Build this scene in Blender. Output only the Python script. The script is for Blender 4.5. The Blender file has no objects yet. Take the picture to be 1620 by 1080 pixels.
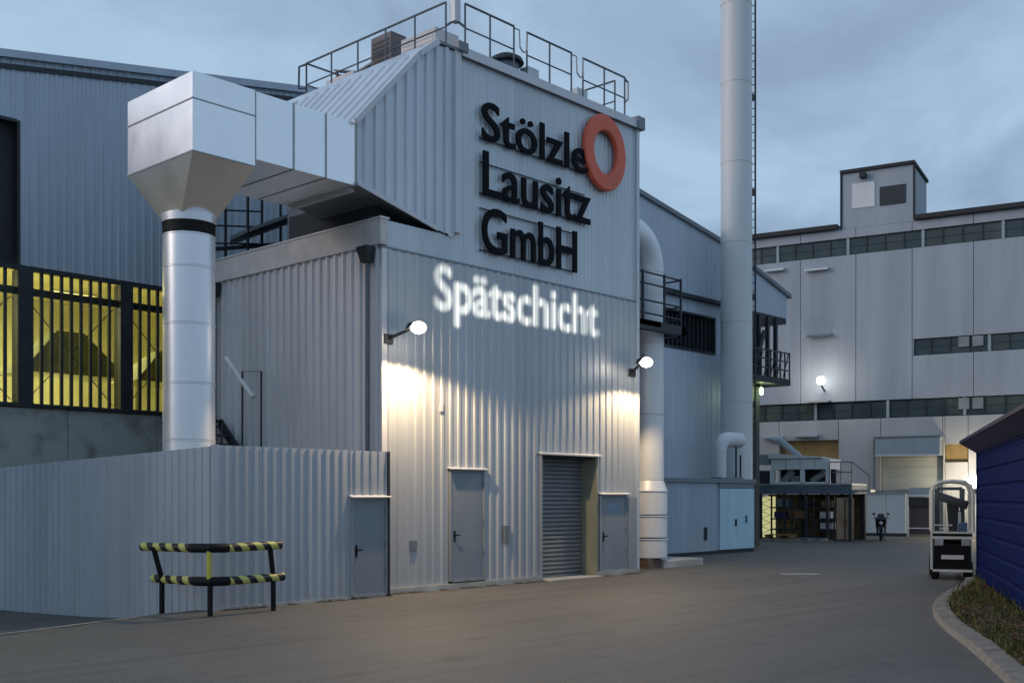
import bpy, math, random
import numpy as np
from mathutils import Matrix, Vector

random.seed(7)
S = bpy.context.scene
COL = S.collection
R = math.radians

# ------------------------------------------------------------------ camera
CAM = Vector((-14.683, -17.190, 2.0))
cam_d = bpy.data.cameras.new('camera')
cam_d.sensor_width = 36.0
cam_d.lens = 38.67
cam_d.shift_y = 0.1512
cam_d.clip_start = 0.1
cam_d.clip_end = 1500
cam = bpy.data.objects.new('camera', cam_d)
cam.location = CAM
cam.rotation_euler = (R(90), 0, math.atan2(-0.734, 0.679))
COL.objects.link(cam)
S.camera = cam

# ------------------------------------------------------------------ world: dusk, high broken cloud
W = bpy.data.worlds.new("World")
S.world = W
W.use_nodes = True
nt = W.node_tree
nt.nodes.clear()
N = nt.nodes.new
L = nt.links.new
out = N('ShaderNodeOutputWorld')
sky = N('ShaderNodeTexSky')
sky.sky_type = 'NISHITA'
sky.sun_disc = False
sky.sun_elevation = R(15)
sky.sun_rotation = R(303)
sky.air_density = 1.2
sky.dust_density = 1.5
sky.ozone_density = 3.0
bg1 = N('ShaderNodeBackground'); bg1.inputs['Strength'].default_value = 0.10
L(sky.outputs[0], bg1.inputs[0])
tc = N('ShaderNodeTexCoord')
sep = N('ShaderNodeSeparateXYZ'); L(tc.outputs['Generated'], sep.inputs[0])
az = N('ShaderNodeMath'); az.operation = 'ABSOLUTE'; L(sep.outputs[2], az.inputs[0])
addz = N('ShaderNodeMath'); addz.operation = 'ADD'; addz.inputs[1].default_value = 0.22; L(az.outputs[0], addz.inputs[0])
dx = N('ShaderNodeMath'); dx.operation = 'DIVIDE'; L(sep.outputs[0], dx.inputs[0]); L(addz.outputs[0], dx.inputs[1])
dy = N('ShaderNodeMath'); dy.operation = 'DIVIDE'; L(sep.outputs[1], dy.inputs[0]); L(addz.outputs[0], dy.inputs[1])
cmb = N('ShaderNodeCombineXYZ'); L(dx.outputs[0], cmb.inputs[0]); L(dy.outputs[0], cmb.inputs[1])
n1 = N('ShaderNodeTexNoise'); n1.inputs['Scale'].default_value = 2.1; n1.inputs['Detail'].default_value = 7
n1.inputs['Roughness'].default_value = 0.55; n1.inputs['Distortion'].default_value = 0.5
L(cmb.outputs[0], n1.inputs['Vector'])
ramp = N('ShaderNodeValToRGB')
ramp.color_ramp.elements[0].position = 0.36; ramp.color_ramp.elements[0].color = (0.325, 0.45, 0.625, 1)
ramp.color_ramp.elements[1].position = 0.64; ramp.color_ramp.elements[1].color = (0.50, 0.69, 0.90, 1)
L(n1.outputs['Fac'], ramp.inputs[0])
bg2 = N('ShaderNodeBackground'); bg2.inputs['Strength'].default_value = 0.92
L(ramp.outputs[0], bg2.inputs[0])
mixs = N('ShaderNodeMixShader'); mixs.inputs[0].default_value = 0.86
L(bg1.outputs[0], mixs.inputs[1]); L(bg2.outputs[0], mixs.inputs[2])
L(mixs.outputs[0], out.inputs[0])

# the last glow of the west, very soft
sun_d = bpy.data.lights.new('sun', 'SUN')
sun_d.energy = 0.85
sun_d.angle = R(30)
sun_d.color = (1.0, 0.84, 0.76)
sun = bpy.data.objects.new('sun', sun_d)
sun_dir = Vector((-0.80, 0.52, 0.30)).normalized()
sun.rotation_euler = sun_dir.to_track_quat('Z', 'Y').to_euler()
sun.location = (-30, 0, 30)
COL.objects.link(sun)

S.view_settings.view_transform = 'Standard'
try: S.view_settings.look = 'None'
except Exception: pass
S.view_settings.gamma = 1
S.view_settings.use_curve_mapping = False
S.view_settings.exposure = 0.0
S.render.engine = 'CYCLES'
try:
    S.cycles.use_denoising = True
    S.cycles.sample_clamp_indirect = 4
    S.cycles.max_bounces = 8
except Exception: pass

# ------------------------------------------------------------------ materials
MATS = {}
def mat(name, col, rough=0.5, metal=0.0, var=0.12, nscale=1.5, streak=0.0, bump=0.0, bscale=60, spec=0.5, dirt=None, sheet=0.0):
    m = bpy.data.materials.new(name); m.use_nodes = True
    t = m.node_tree; p = t.nodes['Principled BSDF']
    p.inputs['Roughness'].default_value = rough
    p.inputs['Metallic'].default_value = metal
    p.inputs['Specular IOR Level'].default_value = spec
    geo = t.nodes.new('ShaderNodeNewGeometry')
    no = t.nodes.new('ShaderNodeTexNoise'); no.inputs['Scale'].default_value = nscale
    no.inputs['Detail'].default_value = 6; no.inputs['Roughness'].default_value = 0.6
    mp = t.nodes.new('ShaderNodeMapping')
    if streak: mp.inputs['Scale'].default_value = (1, 1, streak)
    t.links.new(geo.outputs['Position'], mp.inputs[0]); t.links.new(mp.outputs[0], no.inputs['Vector'])
    r = t.nodes.new('ShaderNodeValToRGB')
    a = [max(0, c * (1 - var)) for c in col]; b = [min(1, c * (1 + var)) for c in col]
    if dirt: a = list(dirt)
    r.color_ramp.elements[0].position = 0.28; r.color_ramp.elements[0].color = (*a, 1)
    r.color_ramp.elements[1].position = 0.72 if not dirt else 0.5; r.color_ramp.elements[1].color = (*b, 1)
    t.links.new(no.outputs['Fac'], r.inputs[0])
    if sheet:
        dt = t.nodes.new('ShaderNodeVectorMath'); dt.operation = 'DOT_PRODUCT'; dt.inputs[1].default_value = (1.0, 1.0, 0)
        t.links.new(geo.outputs['Position'], dt.inputs[0])
        fl = t.nodes.new('ShaderNodeMath'); fl.operation = 'FLOOR'; t.links.new(dt.outputs['Value'], fl.inputs[0])
        wn = t.nodes.new('ShaderNodeTexWhiteNoise'); wn.noise_dimensions = '1D'; t.links.new(fl.outputs[0], wn.inputs['W'])
        sn = t.nodes.new('ShaderNodeTexNoise'); sn.inputs['Scale'].default_value = 5; sn.inputs['Detail'].default_value = 5
        sm_ = t.nodes.new('ShaderNodeMapping'); sm_.inputs['Scale'].default_value = (1, 1, 0.07)
        t.links.new(geo.outputs['Position'], sm_.inputs[0]); t.links.new(sm_.outputs[0], sn.inputs['Vector'])
        ma = t.nodes.new('ShaderNodeMath'); ma.operation = 'MULTIPLY_ADD'; ma.inputs[1].default_value = 2.2; ma.inputs[2].default_value = -0.6
        t.links.new(sn.outputs['Fac'], ma.inputs[0])
        av = t.nodes.new('ShaderNodeMath'); av.operation = 'ADD'; t.links.new(wn.outputs['Value'], av.inputs[0]); t.links.new(ma.outputs[0], av.inputs[1])
        mr = t.nodes.new('ShaderNodeMapRange'); mr.inputs['From Max'].default_value = 2.0; mr.inputs['To Min'].default_value = 1 - sheet; mr.inputs['To Max'].default_value = 1 + sheet
        t.links.new(av.outputs[0], mr.inputs['Value'])
        hs = t.nodes.new('ShaderNodeHueSaturation'); t.links.new(r.outputs[0], hs.inputs['Color']); t.links.new(mr.outputs[0], hs.inputs['Value'])
        t.links.new(hs.outputs[0], p.inputs['Base Color'])
    else: t.links.new(r.outputs[0], p.inputs['Base Color'])
    rr = t.nodes.new('ShaderNodeMapRange')
    rr.inputs['To Min'].default_value = max(0.03, rough - 0.08); rr.inputs['To Max'].default_value = min(1, rough + 0.1)
    t.links.new(no.outputs['Fac'], rr.inputs[0]); t.links.new(rr.outputs[0], p.inputs['Roughness'])
    if bump:
        nb = t.nodes.new('ShaderNodeTexNoise'); nb.inputs['Scale'].default_value = bscale; nb.inputs['Detail'].default_value = 4
        t.links.new(geo.outputs['Position'], nb.inputs['Vector'])
        bp = t.nodes.new('ShaderNodeBump'); bp.inputs['Strength'].default_value = bump; bp.inputs['Distance'].default_value = 0.01
        t.links.new(nb.outputs['Fac'], bp.inputs['Height']); t.links.new(bp.outputs[0], p.inputs['Normal'])
    MATS[name] = m
    return m

def emit(name, col, strength):
    m = bpy.data.materials.new(name); m.use_nodes = True
    t = m.node_tree; p = t.nodes['Principled BSDF']
    p.inputs['Base Color'].default_value = (0.8, 0.8, 0.8, 1)
    p.inputs['Emission Color'].default_value = (*col, 1)
    p.inputs['Emission Strength'].default_value = strength
    MATS[name] = m
    return m

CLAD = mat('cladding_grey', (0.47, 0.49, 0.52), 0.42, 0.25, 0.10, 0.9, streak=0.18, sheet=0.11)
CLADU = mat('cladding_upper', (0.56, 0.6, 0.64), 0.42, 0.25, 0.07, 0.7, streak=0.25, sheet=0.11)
CLADL = mat('cladding_side', (0.64, 0.635, 0.665), 0.5, 0.15, 0.10, 0.9, streak=0.15, sheet=0.11)  # purple-grey cast of the sunset glow is put into this colour
HOOD = mat('hood_cladding', (0.6, 0.64, 0.69), 0.4, 0.25, 0.08, 1.0, streak=0.3, sheet=0.11)
FENCE = mat('fence_cladding', (0.45, 0.48, 0.525), 0.48, 0.2, 0.10, 1.2, streak=0.2, sheet=0.11)
HALL = mat('hall_cladding', (0.41, 0.48, 0.56), 0.5, 0.15, 0.10, 0.7, streak=0.3, sheet=0.11)
SIDE = mat('side_hall_cladding', (0.46, 0.53, 0.61), 0.5, 0.15, 0.08, 0.7, streak=0.3, sheet=0.11)
LOWAN = mat('low_annex_cladding', (0.36, 0.42, 0.49), 0.5, 0.1, 0.10, 0.9, streak=0.3, sheet=0.11)
PALEBLUE = mat('pale_blue_paint', (0.44, 0.62, 0.71), 0.5, 0, 0.10, 1.4, streak=0.3)
FASCIA = mat('fascia_render', (0.6, 0.57, 0.56), 0.8, 0, 0.16, 1.8, bump=0.2, bscale=25)
TRIM = mat('trim_pale', (0.62, 0.62, 0.65), 0.45, 0.2, 0.06, 1.0)
TRIMD = mat('trim_grey', (0.19, 0.215, 0.25), 0.5, 0.2, 0.1, 1.0)
DUCT = mat('duct_sheet', (0.86, 0.87, 0.89), 0.30, 0.85, 0.06, 1.4, bump=0.25, bscale=2.2)
PIPE = mat('pipe_sheet', (0.84, 0.85, 0.88), 0.36, 0.6, 0.06, 1.2, streak=0.4)
PIPEW = mat('pipe_white', (0.76, 0.79, 0.83), 0.45, 0.15, 0.08, 1.2, streak=0.3)
BLACK = mat('black_paint', (0.008, 0.008, 0.010), 0.55, 0, 0.3, 6, spec=0.2)
SIGNB = mat('sign_black', (0.006, 0.007, 0.010), 0.7, 0, 0.2, 6, spec=0.12)
ORANGE = mat('ring_orange', (0.74, 0.125, 0.06), 0.45, 0, 0.10, 2.5)
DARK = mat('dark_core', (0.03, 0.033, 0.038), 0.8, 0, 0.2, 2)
DARKST = mat('dark_steel', (0.035, 0.042, 0.05), 0.55, 0.3, 0.25, 5)
RAIL = mat('railing_steel', (0.13, 0.15, 0.175), 0.5, 0.4, 0.2, 5)
GALV = mat('galvanised_steel', (0.36, 0.38, 0.40), 0.45, 0.5, 0.15, 4)
DOOR = mat('door_paint', (0.24, 0.275, 0.315), 0.45, 0.05, 0.07, 1.8, streak=0.5)
DOORF = mat('door_frame_paint', (0.29, 0.315, 0.34), 0.45, 0.05, 0.07, 2)
ROLL = mat('roller_slat_grey', (0.22, 0.235, 0.25), 0.45, 0.2, 0.12, 2.0)
CONC = mat('concrete', (0.42, 0.41, 0.39), 0.9, 0, 0.3, 1.1, bump=0.4, bscale=30)
CONCD = mat('concrete_stained', (0.30, 0.31, 0.30), 0.9, 0, 0.35, 0.9, bump=0.4, bscale=25, dirt=(0.15, 0.16, 0.15))
KERB = mat('kerb_concrete', (0.22, 0.21, 0.195), 0.9, 0, 0.3, 5, bump=0.5, bscale=60)
BRICK = mat('brick_red_brown', (0.17, 0.12, 0.1), 0.9, 0, 0.25, 8)
CHIM = mat('chimney_paint', (0.66, 0.68, 0.69), 0.55, 0.1, 0.10, 0.8, streak=0.12)
BIGW = mat('render_pale_grey', (0.365, 0.405, 0.455), 0.8, 0, 0.13, 0.8, streak=0.12, bump=0.1, bscale=20, sheet=0.05)
BIGLOW = mat('render_low_warm', (0.39, 0.405, 0.42), 0.8, 0, 0.14, 0.7, streak=0.2, bump=0.1, bscale=20)
ROOFD = mat('roofing_dark', (0.035, 0.035, 0.04), 0.8, 0, 0.2, 3)
WGREEN = mat('gate_pale_green', (0.42, 0.45, 0.42), 0.6, 0, 0.08, 1.5)
AWN = mat('awning_grey', (0.32, 0.37, 0.41), 0.6, 0.1, 0.1, 1.5)
RUST = mat('rusty_panel', (0.30, 0.20, 0.14), 0.8, 0, 0.3, 2.2, streak=0.4, dirt=(0.16, 0.07, 0.03))
OCHRE = mat('lit_opening_ochre', (0.27, 0.19, 0.075), 0.7, 0, 0.25, 1.6)  # warm light of the lit openings is put into this ochre
BOXW = mat('cabinet_white', (0.66, 0.68, 0.72), 0.5, 0, 0.07, 2)
AC = mat('aircon_white', (0.70, 0.66, 0.66), 0.5, 0, 0.05, 2)
ACD = mat('aircon_grey', (0.16, 0.14, 0.14), 0.6, 0.1, 0.15, 3)
BLUE = mat('container_blue', (0.004, 0.011, 0.085), 0.6, 0.0, 0.22, 1.6, streak=0.5, spec=0.05)
BLUED = mat('container_roof_blue', (0.008, 0.012, 0.06), 0.6, 0, 0.2, 2)
YEL = mat('warning_yellow', (0.55, 0.52, 0.06), 0.5, 0, 0.12, 8)
RUB = mat('tyre_rubber', (0.012, 0.012, 0.012), 0.85, 0, 0.2, 10)
FKW = mat('cab_white', (0.62, 0.62, 0.60), 0.4, 0, 0.08, 4)
PLATE = mat('plate_pale', (0.60, 0.60, 0.60), 0.5, 0, 0.03, 4)
SEATM = mat('seat_vinyl', (0.016, 0.014, 0.016), 0.6, 0, 0.2, 8)
SOIL = mat('verge_soil', (0.055, 0.043, 0.028), 0.95, 0, 0.4, 6, bump=0.8, bscale=40)
WOOD = mat('pallet_wood', (0.25, 0.15, 0.07), 0.8, 0, 0.25, 5)
CARD = mat('cardboard_brown', (0.30, 0.15, 0.07), 0.8, 0, 0.15, 4)
VIOL = mat('violet_crate', (0.05, 0.03, 0.16), 0.5, 0, 0.15, 4)
INWALL = mat('hall_interior_wall', (0.6, 0.57, 0.4), 0.85, 0, 0.25, 0.5)
INDARK = mat('furnace_steel', (0.26, 0.27, 0.15), 0.7, 0.2, 0.3, 1.0)
LAMPW = emit('lamp_lens_warm', (1.0, 0.86, 0.66), 30)
LAMPC = emit('lamp_globe_white', (1.0, 0.96, 0.86), 22)
LAMPG = emit('lamp_green_white', (0.75, 1.0, 0.45), 9)
TUBE = emit('fluorescent_tube', (1.0, 0.9, 0.45), 7)
LITP = emit('lit_interior_sheet', (0.80, 0.76, 0.32), 0.6)  # emission stands in for the lit interior beside the rack

def glassmat(name, tint, gloss=0.12, rough=0.05):
    m = bpy.data.materials.new(name); m.use_nodes = True
    t = m.node_tree; t.nodes.clear()
    o = t.nodes.new('ShaderNodeOutputMaterial')
    tr = t.nodes.new('ShaderNodeBsdfTransparent'); tr.inputs[0].default_value = (*tint, 1)
    gl = t.nodes.new('ShaderNodeBsdfGlossy'); gl.inputs['Roughness'].default_value = rough
    gl.inputs[0].default_value = (0.9, 0.9, 0.9, 1)
    mx = t.nodes.new('ShaderNodeMixShader'); mx.inputs[0].default_value = gloss
    t.links.new(tr.outputs[0], mx.inputs[1]); t.links.new(gl.outputs[0], mx.inputs[2])
    t.links.new(mx.outputs[0], o.inputs[0])
    return m
GL_Y = glassmat('profiled_glass', (0.82, 0.84, 0.70), 0.06, 0.25)
GL_C = glassmat('cab_glass', (0.85, 0.87, 0.85), 0.05, 0.03)
def darkglass(name, col, rough=0.15):
    m = mat(name, col, rough, 0, 0.35, 0.9, spec=0.5); return m
WGL = darkglass('window_dark_glass', (0.040, 0.062, 0.070), 0.22)
WGL2 = darkglass('window_green_glass', (0.060, 0.080, 0.074), 0.3)
WGL3 = darkglass('window_pale_blind', (0.24, 0.27, 0.28), 0.5)

# yellow/black spiral tape: stripes live in the rail's own coordinates (x runs along the rail)
def stripes():
    m = bpy.data.materials.new('warning_tape'); m.use_nodes = True
    t = m.node_tree; p = t.nodes['Principled BSDF']; p.inputs['Roughness'].default_value = 0.45
    tc = t.nodes.new('ShaderNodeTexCoord'); sp = t.nodes.new('ShaderNodeSeparateXYZ')
    t.links.new(tc.outputs['Object'], sp.inputs[0])
    at = t.nodes.new('ShaderNodeMath'); at.operation = 'ARCTAN2'
    t.links.new(sp.outputs[1], at.inputs[0]); t.links.new(sp.outputs[2], at.inputs[1])
    k = t.nodes.new('ShaderNodeMath'); k.operation = 'MULTIPLY'; k.inputs[1].default_value = 1 / (2 * math.pi)
    t.links.new(at.outputs[0], k.inputs[0])
    xs = t.nodes.new('ShaderNodeMath'); xs.operation = 'MULTIPLY'; xs.inputs[1].default_value = 1 / 0.30
    t.links.new(sp.outputs[0], xs.inputs[0])
    ad = t.nodes.new('ShaderNodeMath'); ad.operation = 'ADD'
    t.links.new(k.outputs[0], ad.inputs[0]); t.links.new(xs.outputs[0], ad.inputs[1])
    fr = t.nodes.new('ShaderNodeMath'); fr.operation = 'FRACT'; t.links.new(ad.outputs[0], fr.inputs[0])
    gt = t.nodes.new('ShaderNodeMath'); gt.operation = 'GREATER_THAN'; gt.inputs[1].default_value = 0.5
    t.links.new(fr.outputs[0], gt.inputs[0])
    no = t.nodes.new('ShaderNodeTexNoise'); no.inputs['Scale'].default_value = 14
    t.links.new(tc.outputs['Object'], no.inputs['Vector'])
    rp = t.nodes.new('ShaderNodeValToRGB')
    rp.color_ramp.elements[0].color = (0.42, 0.40, 0.07, 1); rp.color_ramp.elements[1].color = (0.66, 0.63, 0.22, 1)
    t.links.new(no.outputs['Fac'], rp.inputs[0])
    mx = t.nodes.new('ShaderNodeMix'); mx.data_type = 'RGBA'
    mx.inputs['A'].default_value = (0.012, 0.012, 0.014, 1)
    t.links.new(gt.outputs[0], mx.inputs['Factor']); t.links.new(rp.outputs[0], mx.inputs['B'])
    t.links.new(mx.outputs['Result'], p.inputs['Base Color'])
    return m
TAPE = stripes()

def asphalt():
    m = bpy.data.materials.new('asphalt'); m.use_nodes = True
    t = m.node_tree; p = t.nodes['Principled BSDF']
    g = t.nodes.new('ShaderNodeNewGeometry')
    def noise(s, d=5, sc=None):
        n = t.nodes.new('ShaderNodeTexNoise'); n.inputs['Scale'].default_value = s; n.inputs['Detail'].default_value = d
        if sc:
            mp = t.nodes.new('ShaderNodeMapping'); mp.inputs['Scale'].default_value = sc; mp.inputs['Rotation'].default_value = (0, 0, R(-8))
            t.links.new(g.outputs['Position'], mp.inputs[0]); t.links.new(mp.outputs[0], n.inputs['Vector'])
        else: t.links.new(g.outputs['Position'], n.inputs['Vector'])
        return n
    a = noise(0.35, 6, (0.35, 1.2, 1)); b = noise(2.2, 6); c = noise(42, 3)
    def mixr(f, lo, hi, p0=.3, p1=.7):
        r = t.nodes.new('ShaderNodeValToRGB'); r.color_ramp.elements[0].position = p0; r.color_ramp.elements[1].position = p1
        r.color_ramp.elements[0].color = (*lo, 1); r.color_ramp.elements[1].color = (*hi, 1)
        t.links.new(f, r.inputs[0]); return r
    r1 = mixr(a.outputs['Fac'], (0.080, 0.077, 0.074), (0.122, 0.116, 0.110))
    r2 = mixr(b.outputs['Fac'], (0.91, 0.91, 0.91), (1.07, 1.07, 1.07))
    r3 = mixr(c.outputs['Fac'], (0.55, 0.55, 0.55), (1.45, 1.45, 1.45))
    def mul(x, y):
        k = t.nodes.new('ShaderNodeMix'); k.data_type = 'RGBA'; k.blend_type = 'MULTIPLY'; k.inputs['Factor'].default_value = 1
        k.clamp_result = False
        t.links.new(x, k.inputs['A']); t.links.new(y, k.inputs['B']); return k.outputs['Result']
    col = mul(mul(r1.outputs[0], r2.outputs[0]), r3.outputs[0])
    # oil drips and long scuffs left by wheels
    d_ = noise(0.9, 3); r4 = mixr(d_.outputs['Fac'], (1, 1, 1), (0.72, 0.72, 0.73), 0.62, 0.72); col = mul(col, r4.outputs[0])
    e_ = noise(1.0, 4, (0.10, 3.2, 1)); r5 = mixr(e_.outputs['Fac'], (1.06, 1.06, 1.06), (0.84, 0.84, 0.84), 0.5, 0.66); col = mul(col, r5.outputs[0])
    # tar-sealed cracks
    v = t.nodes.new('ShaderNodeTexVoronoi'); v.feature = 'DISTANCE_TO_EDGE'; v.inputs['Scale'].default_value = 0.16
    w = t.nodes.new('ShaderNodeMapping')
    nn = noise(1.1, 3)
    vm = t.nodes.new('ShaderNodeVectorMath'); vm.operation = 'MULTIPLY_ADD'
    vm.inputs[1].default_value = (1.6, 1.6, 0)
    t.links.new(nn.outputs['Color'], vm.inputs[0]); t.links.new(g.outputs['Position'], vm.inputs[2])
    t.links.new(vm.outputs[0], v.inputs['Vector'])
    rc = mixr(v.outputs['Distance'], (0.93, 0.93, 0.93), (1, 1, 1), 0.001, 0.004)
    col = mul(col, rc.outputs[0])
    t.links.new(col, p.inputs['Base Color'])
    rr = t.nodes.new('ShaderNodeMapRange'); rr.inputs['To Min'].default_value = 0.55; rr.inputs['To Max'].default_value = 0.85
    t.links.new(a.outputs['Fac'], rr.inputs[0]); t.links.new(rr.outputs[0], p.inputs['Roughness'])
    bp = t.nodes.new('ShaderNodeBump'); bp.inputs['Strength'].default_value = 0.5; bp.inputs['Distance'].default_value = 0.006
    t.links.new(c.outputs['Fac'], bp.inputs['Height']); t.links.new(bp.outputs[0], p.inputs['Normal'])
    return m
ASPH = asphalt()

# ------------------------------------------------------------------ object helpers
MW = {}
def thing(name, label, cat, loc=(0, 0, 0), rotz=0.0, group=None):
    o = bpy.data.objects.new(name, None); COL.objects.link(o)
    o.empty_display_size = 0.2
    o.location = loc; o.rotation_euler = (0, 0, rotz)
    o['label'] = label; o['category'] = cat
    if group: o['group'] = group
    MW[o.name] = Matrix.Translation(loc) @ Matrix.Rotation(rotz, 4, 'Z')
    return o

class MB:
    def __init__(s): s.v = []; s.f = []
    def add(s, vs, fs):
        b = len(s.v); s.v += [tuple(v) for v in vs]; s.f += [tuple(i + b for i in f) for f in fs]; return s
    def box(s, x0, x1, y0, y1, z0, z1):
        return s.add([(x0, y0, z0), (x1, y0, z0), (x1, y1, z0), (x0, y1, z0), (x0, y0, z1), (x1, y0, z1), (x1, y1, z1), (x0, y1, z1)],
                     [(0, 3, 2, 1), (4, 5, 6, 7), (0, 1, 5, 4), (1, 2, 6, 5), (2, 3, 7, 6), (3, 0, 4, 7)])
    def cbox(s, x0, x1, y0, y1, z0, z1, c=0.01):
        # box with chamfered vertical and top edges
        pts = [(x0 + c, y0), (x1 - c, y0), (x1, y0 + c), (x1, y1 - c), (x1 - c, y1), (x0 + c, y1), (x0, y1 - c), (x0, y0 + c)]
        ins = [(min(max(x, x0 + c), x1 - c), min(max(y, y0 + c), y1 - c)) for x, y in pts]
        vs = [(x, y, z0) for x, y in pts] + [(x, y, z1 - c) for x, y in pts] + [(x, y, z1) for x, y in ins]
        fs = [tuple(reversed(range(8)))]
        for i in range(8):
            j = (i + 1) % 8
            fs += [(i, j, 8 + j, 8 + i), (8 + i, 8 + j, 16 + j, 16 + i)]
        fs.append(tuple(range(16, 24)))
        return s.add(vs, fs)
    def bar(s, a, b, w, h, up=(0, 0, 1)):
        a = Vector(a); b = Vector(b); d = (b - a).normalized(); up = Vector(up)
        if abs(d.dot(up)) > 0.98: up = Vector((1, 0, 0))
        x = d.cross(up).normalized(); y = x.cross(d).normalized()
        vs = []
        for p in (a, b):
            for sx, sy in ((-1, -1), (1, -1), (1, 1), (-1, 1)): vs.append(p + x * sx * w / 2 + y * sy * h / 2)
        return s.add(vs, [(0, 1, 2, 3), (7, 6, 5, 4), (0, 4, 5, 1), (1, 5, 6, 2), (2, 6, 7, 3), (3, 7, 4, 0)])
    def tube(s, a, b, r, n=8, r2=None, caps=True):
        a = Vector(a); b = Vector(b); r2 = r if r2 is None else r2
        d = (b - a).normalized(); up = Vector((0, 0, 1)) if abs(d.z) < 0.95 else Vector((1, 0, 0))
        x = d.cross(up).normalized(); y = d.cross(x).normalized(); vs = []
        for p, q in ((a, r), (b, r2)):
            for i in range(n):
                t = 2 * math.pi * i / n; vs.append(p + x * math.cos(t) * q + y * math.sin(t) * q)
        fs = [(i, (i + 1) % n, n + (i + 1) % n, n + i) for i in range(n)]
        if caps: fs += [tuple(reversed(range(n))), tuple(range(n, 2 * n))]
        return s.add(vs, fs)
    def path(s, pts, r, n=8):
        pts = [Vector(p) for p in pts]; rings = []
        x = None
        for i, p in enumerate(pts):
            d = (pts[min(i + 1, len(pts) - 1)] - pts[max(i - 1, 0)]).normalized()
            if x is None:
                up = Vector((0, 0, 1)) if abs(d.z) < 0.95 else Vector((0, 1, 0)); x = d.cross(up).normalized()
            x = (x - d * x.dot(d)).normalized(); y = d.cross(x)
            rr = r[i] if isinstance(r, (list, tuple)) else r
            rings.append([p + x * math.cos(2 * math.pi * k / n) * rr + y * math.sin(2 * math.pi * k / n) * rr for k in range(n)])
        vs = [q for ring in rings for q in ring]; fs = []
        for i in range(len(pts) - 1):
            for k in range(n):
                fs.append((i * n + k, i * n + (k + 1) % n, (i + 1) * n + (k + 1) % n, (i + 1) * n + k))
        fs += [tuple(reversed(range(n))), tuple((len(pts) - 1) * n + k for k in range(n))]
        return s.add(vs, fs)
    def lathe(s, prof, c, n=24, axis='z'):
        vs = []
        for r, h in prof:
            for i in range(n):
                t = 2 * math.pi * i / n; u, w = r * math.cos(t), r * math.sin(t)
                if axis == 'z': vs.append((c[0] + u, c[1] + w, c[2] + h))
                elif axis == 'y': vs.append((c[0] + u, c[1] + h, c[2] + w))
                else: vs.append((c[0] + h, c[1] + u, c[2] + w))
        m = len(prof)
        fs = [(j * n + i, j * n + (i + 1) % n, (j + 1) * n + (i + 1) % n, (j + 1) * n + i) for j in range(m - 1) for i in range(n)]
        return s.add(vs, fs)
    def prism(s, poly, axis, a, b):
        # poly in the two other axes, extruded along axis from a to b
        def P(u, w, h):
            return {'x': (h, u, w), 'y': (u, h, w), 'z': (u, w, h)}[axis]
        n = len(poly); vs = [P(u, w, a) for u, w in poly] + [P(u, w, b) for u, w in poly]
        fs = [tuple(range(n)), tuple(reversed(range(n, 2 * n)))] + [(i, n + i, n + (i + 1) % n, (i + 1) % n) for i in range(n)]
        return s.add(vs, fs)
    def hull4(s, bot, top):
        n = len(bot); vs = list(bot) + list(top)
        fs = [tuple(reversed(range(n))), tuple(range(n, 2 * n))] + [(i, (i + 1) % n, n + (i + 1) % n, n + i) for i in range(n)]
        return s.add(vs, fs)
    def corr(s, p0, d, nrm, length, zb, zt, pitch=0.25, depth=0.035, flat=0.62, start=0.0):
        # trapezoidal sheet: origin p0, runs along d, ribs stand out along nrm; zb/zt numbers or functions of the run
        fb = zb if callable(zb) else (lambda u: zb); ft = zt if callable(zt) else (lambda u: zt)
        d = Vector((d[0], d[1], 0)).normalized(); nrm = Vector((nrm[0], nrm[1], 0)); us = []
        k0 = math.floor(start / pitch) - 1
        k = k0
        while True:
            base = k * pitch - start
            if base > length + pitch: break
            for f, h in ((0, 0), (flat * 0.86, 0), (flat, 1), (1 - (1 - flat) * 0.28, 1)):
                us.append((base + f * pitch, h))
            k += 1
        # interpolate at ends
        def hgt(u):
            for (a, ha), (b, hb) in zip(us, us[1:]):
                if a <= u <= b: return ha + (hb - ha) * ((u - a) / (b - a) if b > a else 0)
            return 0
        pts = [(0.0, hgt(0.0))] + [(u, h) for u, h in us if 1e-4 < u < length - 1e-4] + [(length, hgt(length))]
        vs = []
        for u, h in pts:
            q = Vector((p0[0], p0[1], 0)) + d * u + nrm * (h * depth)
            vs += [(q.x, q.y, fb(u)), (q.x, q.y, ft(u))]
        fs = [(2 * i, 2 * i + 2, 2 * i + 3, 2 * i + 1) for i in range(len(pts) - 1)]
        return s.add(vs, fs)
    def mesh(s, name, m, parent=None, local=False):
        me = bpy.data.meshes.new(name)
        vs = s.v
        if parent is not None and not local:
            inv = MW[parent.name].inverted(); vs = [tuple(inv @ Vector(v)) for v in vs]
        me.from_pydata(vs, [], s.f); me.update()
        if m: me.materials.append(m)
        return me
    def build(s, name, m, parent=None, local=False, smooth=False, label=None):
        me = s.mesh(name, m, parent, local)
        return link(name, me, parent, smooth=smooth, label=label)

def link(name, me, parent=None, loc=None, smooth=False, label=None):
    o = bpy.data.objects.new(name, me); COL.objects.link(o)
    if parent is not None:
        o.parent = parent; MW[o.name] = MW[parent.name]
    if loc is not None: o.location = loc
    if smooth:
        for p in me.polygons: p.use_smooth = True
        try: me.set_sharp_from_angle(angle=R(40))
        except Exception: pass
    if label: o['label'] = label
    return o

def tag(o, label, cat, group=None):
    o['label'] = label; o['category'] = cat
    if group: o['group'] = group
    return o

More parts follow.
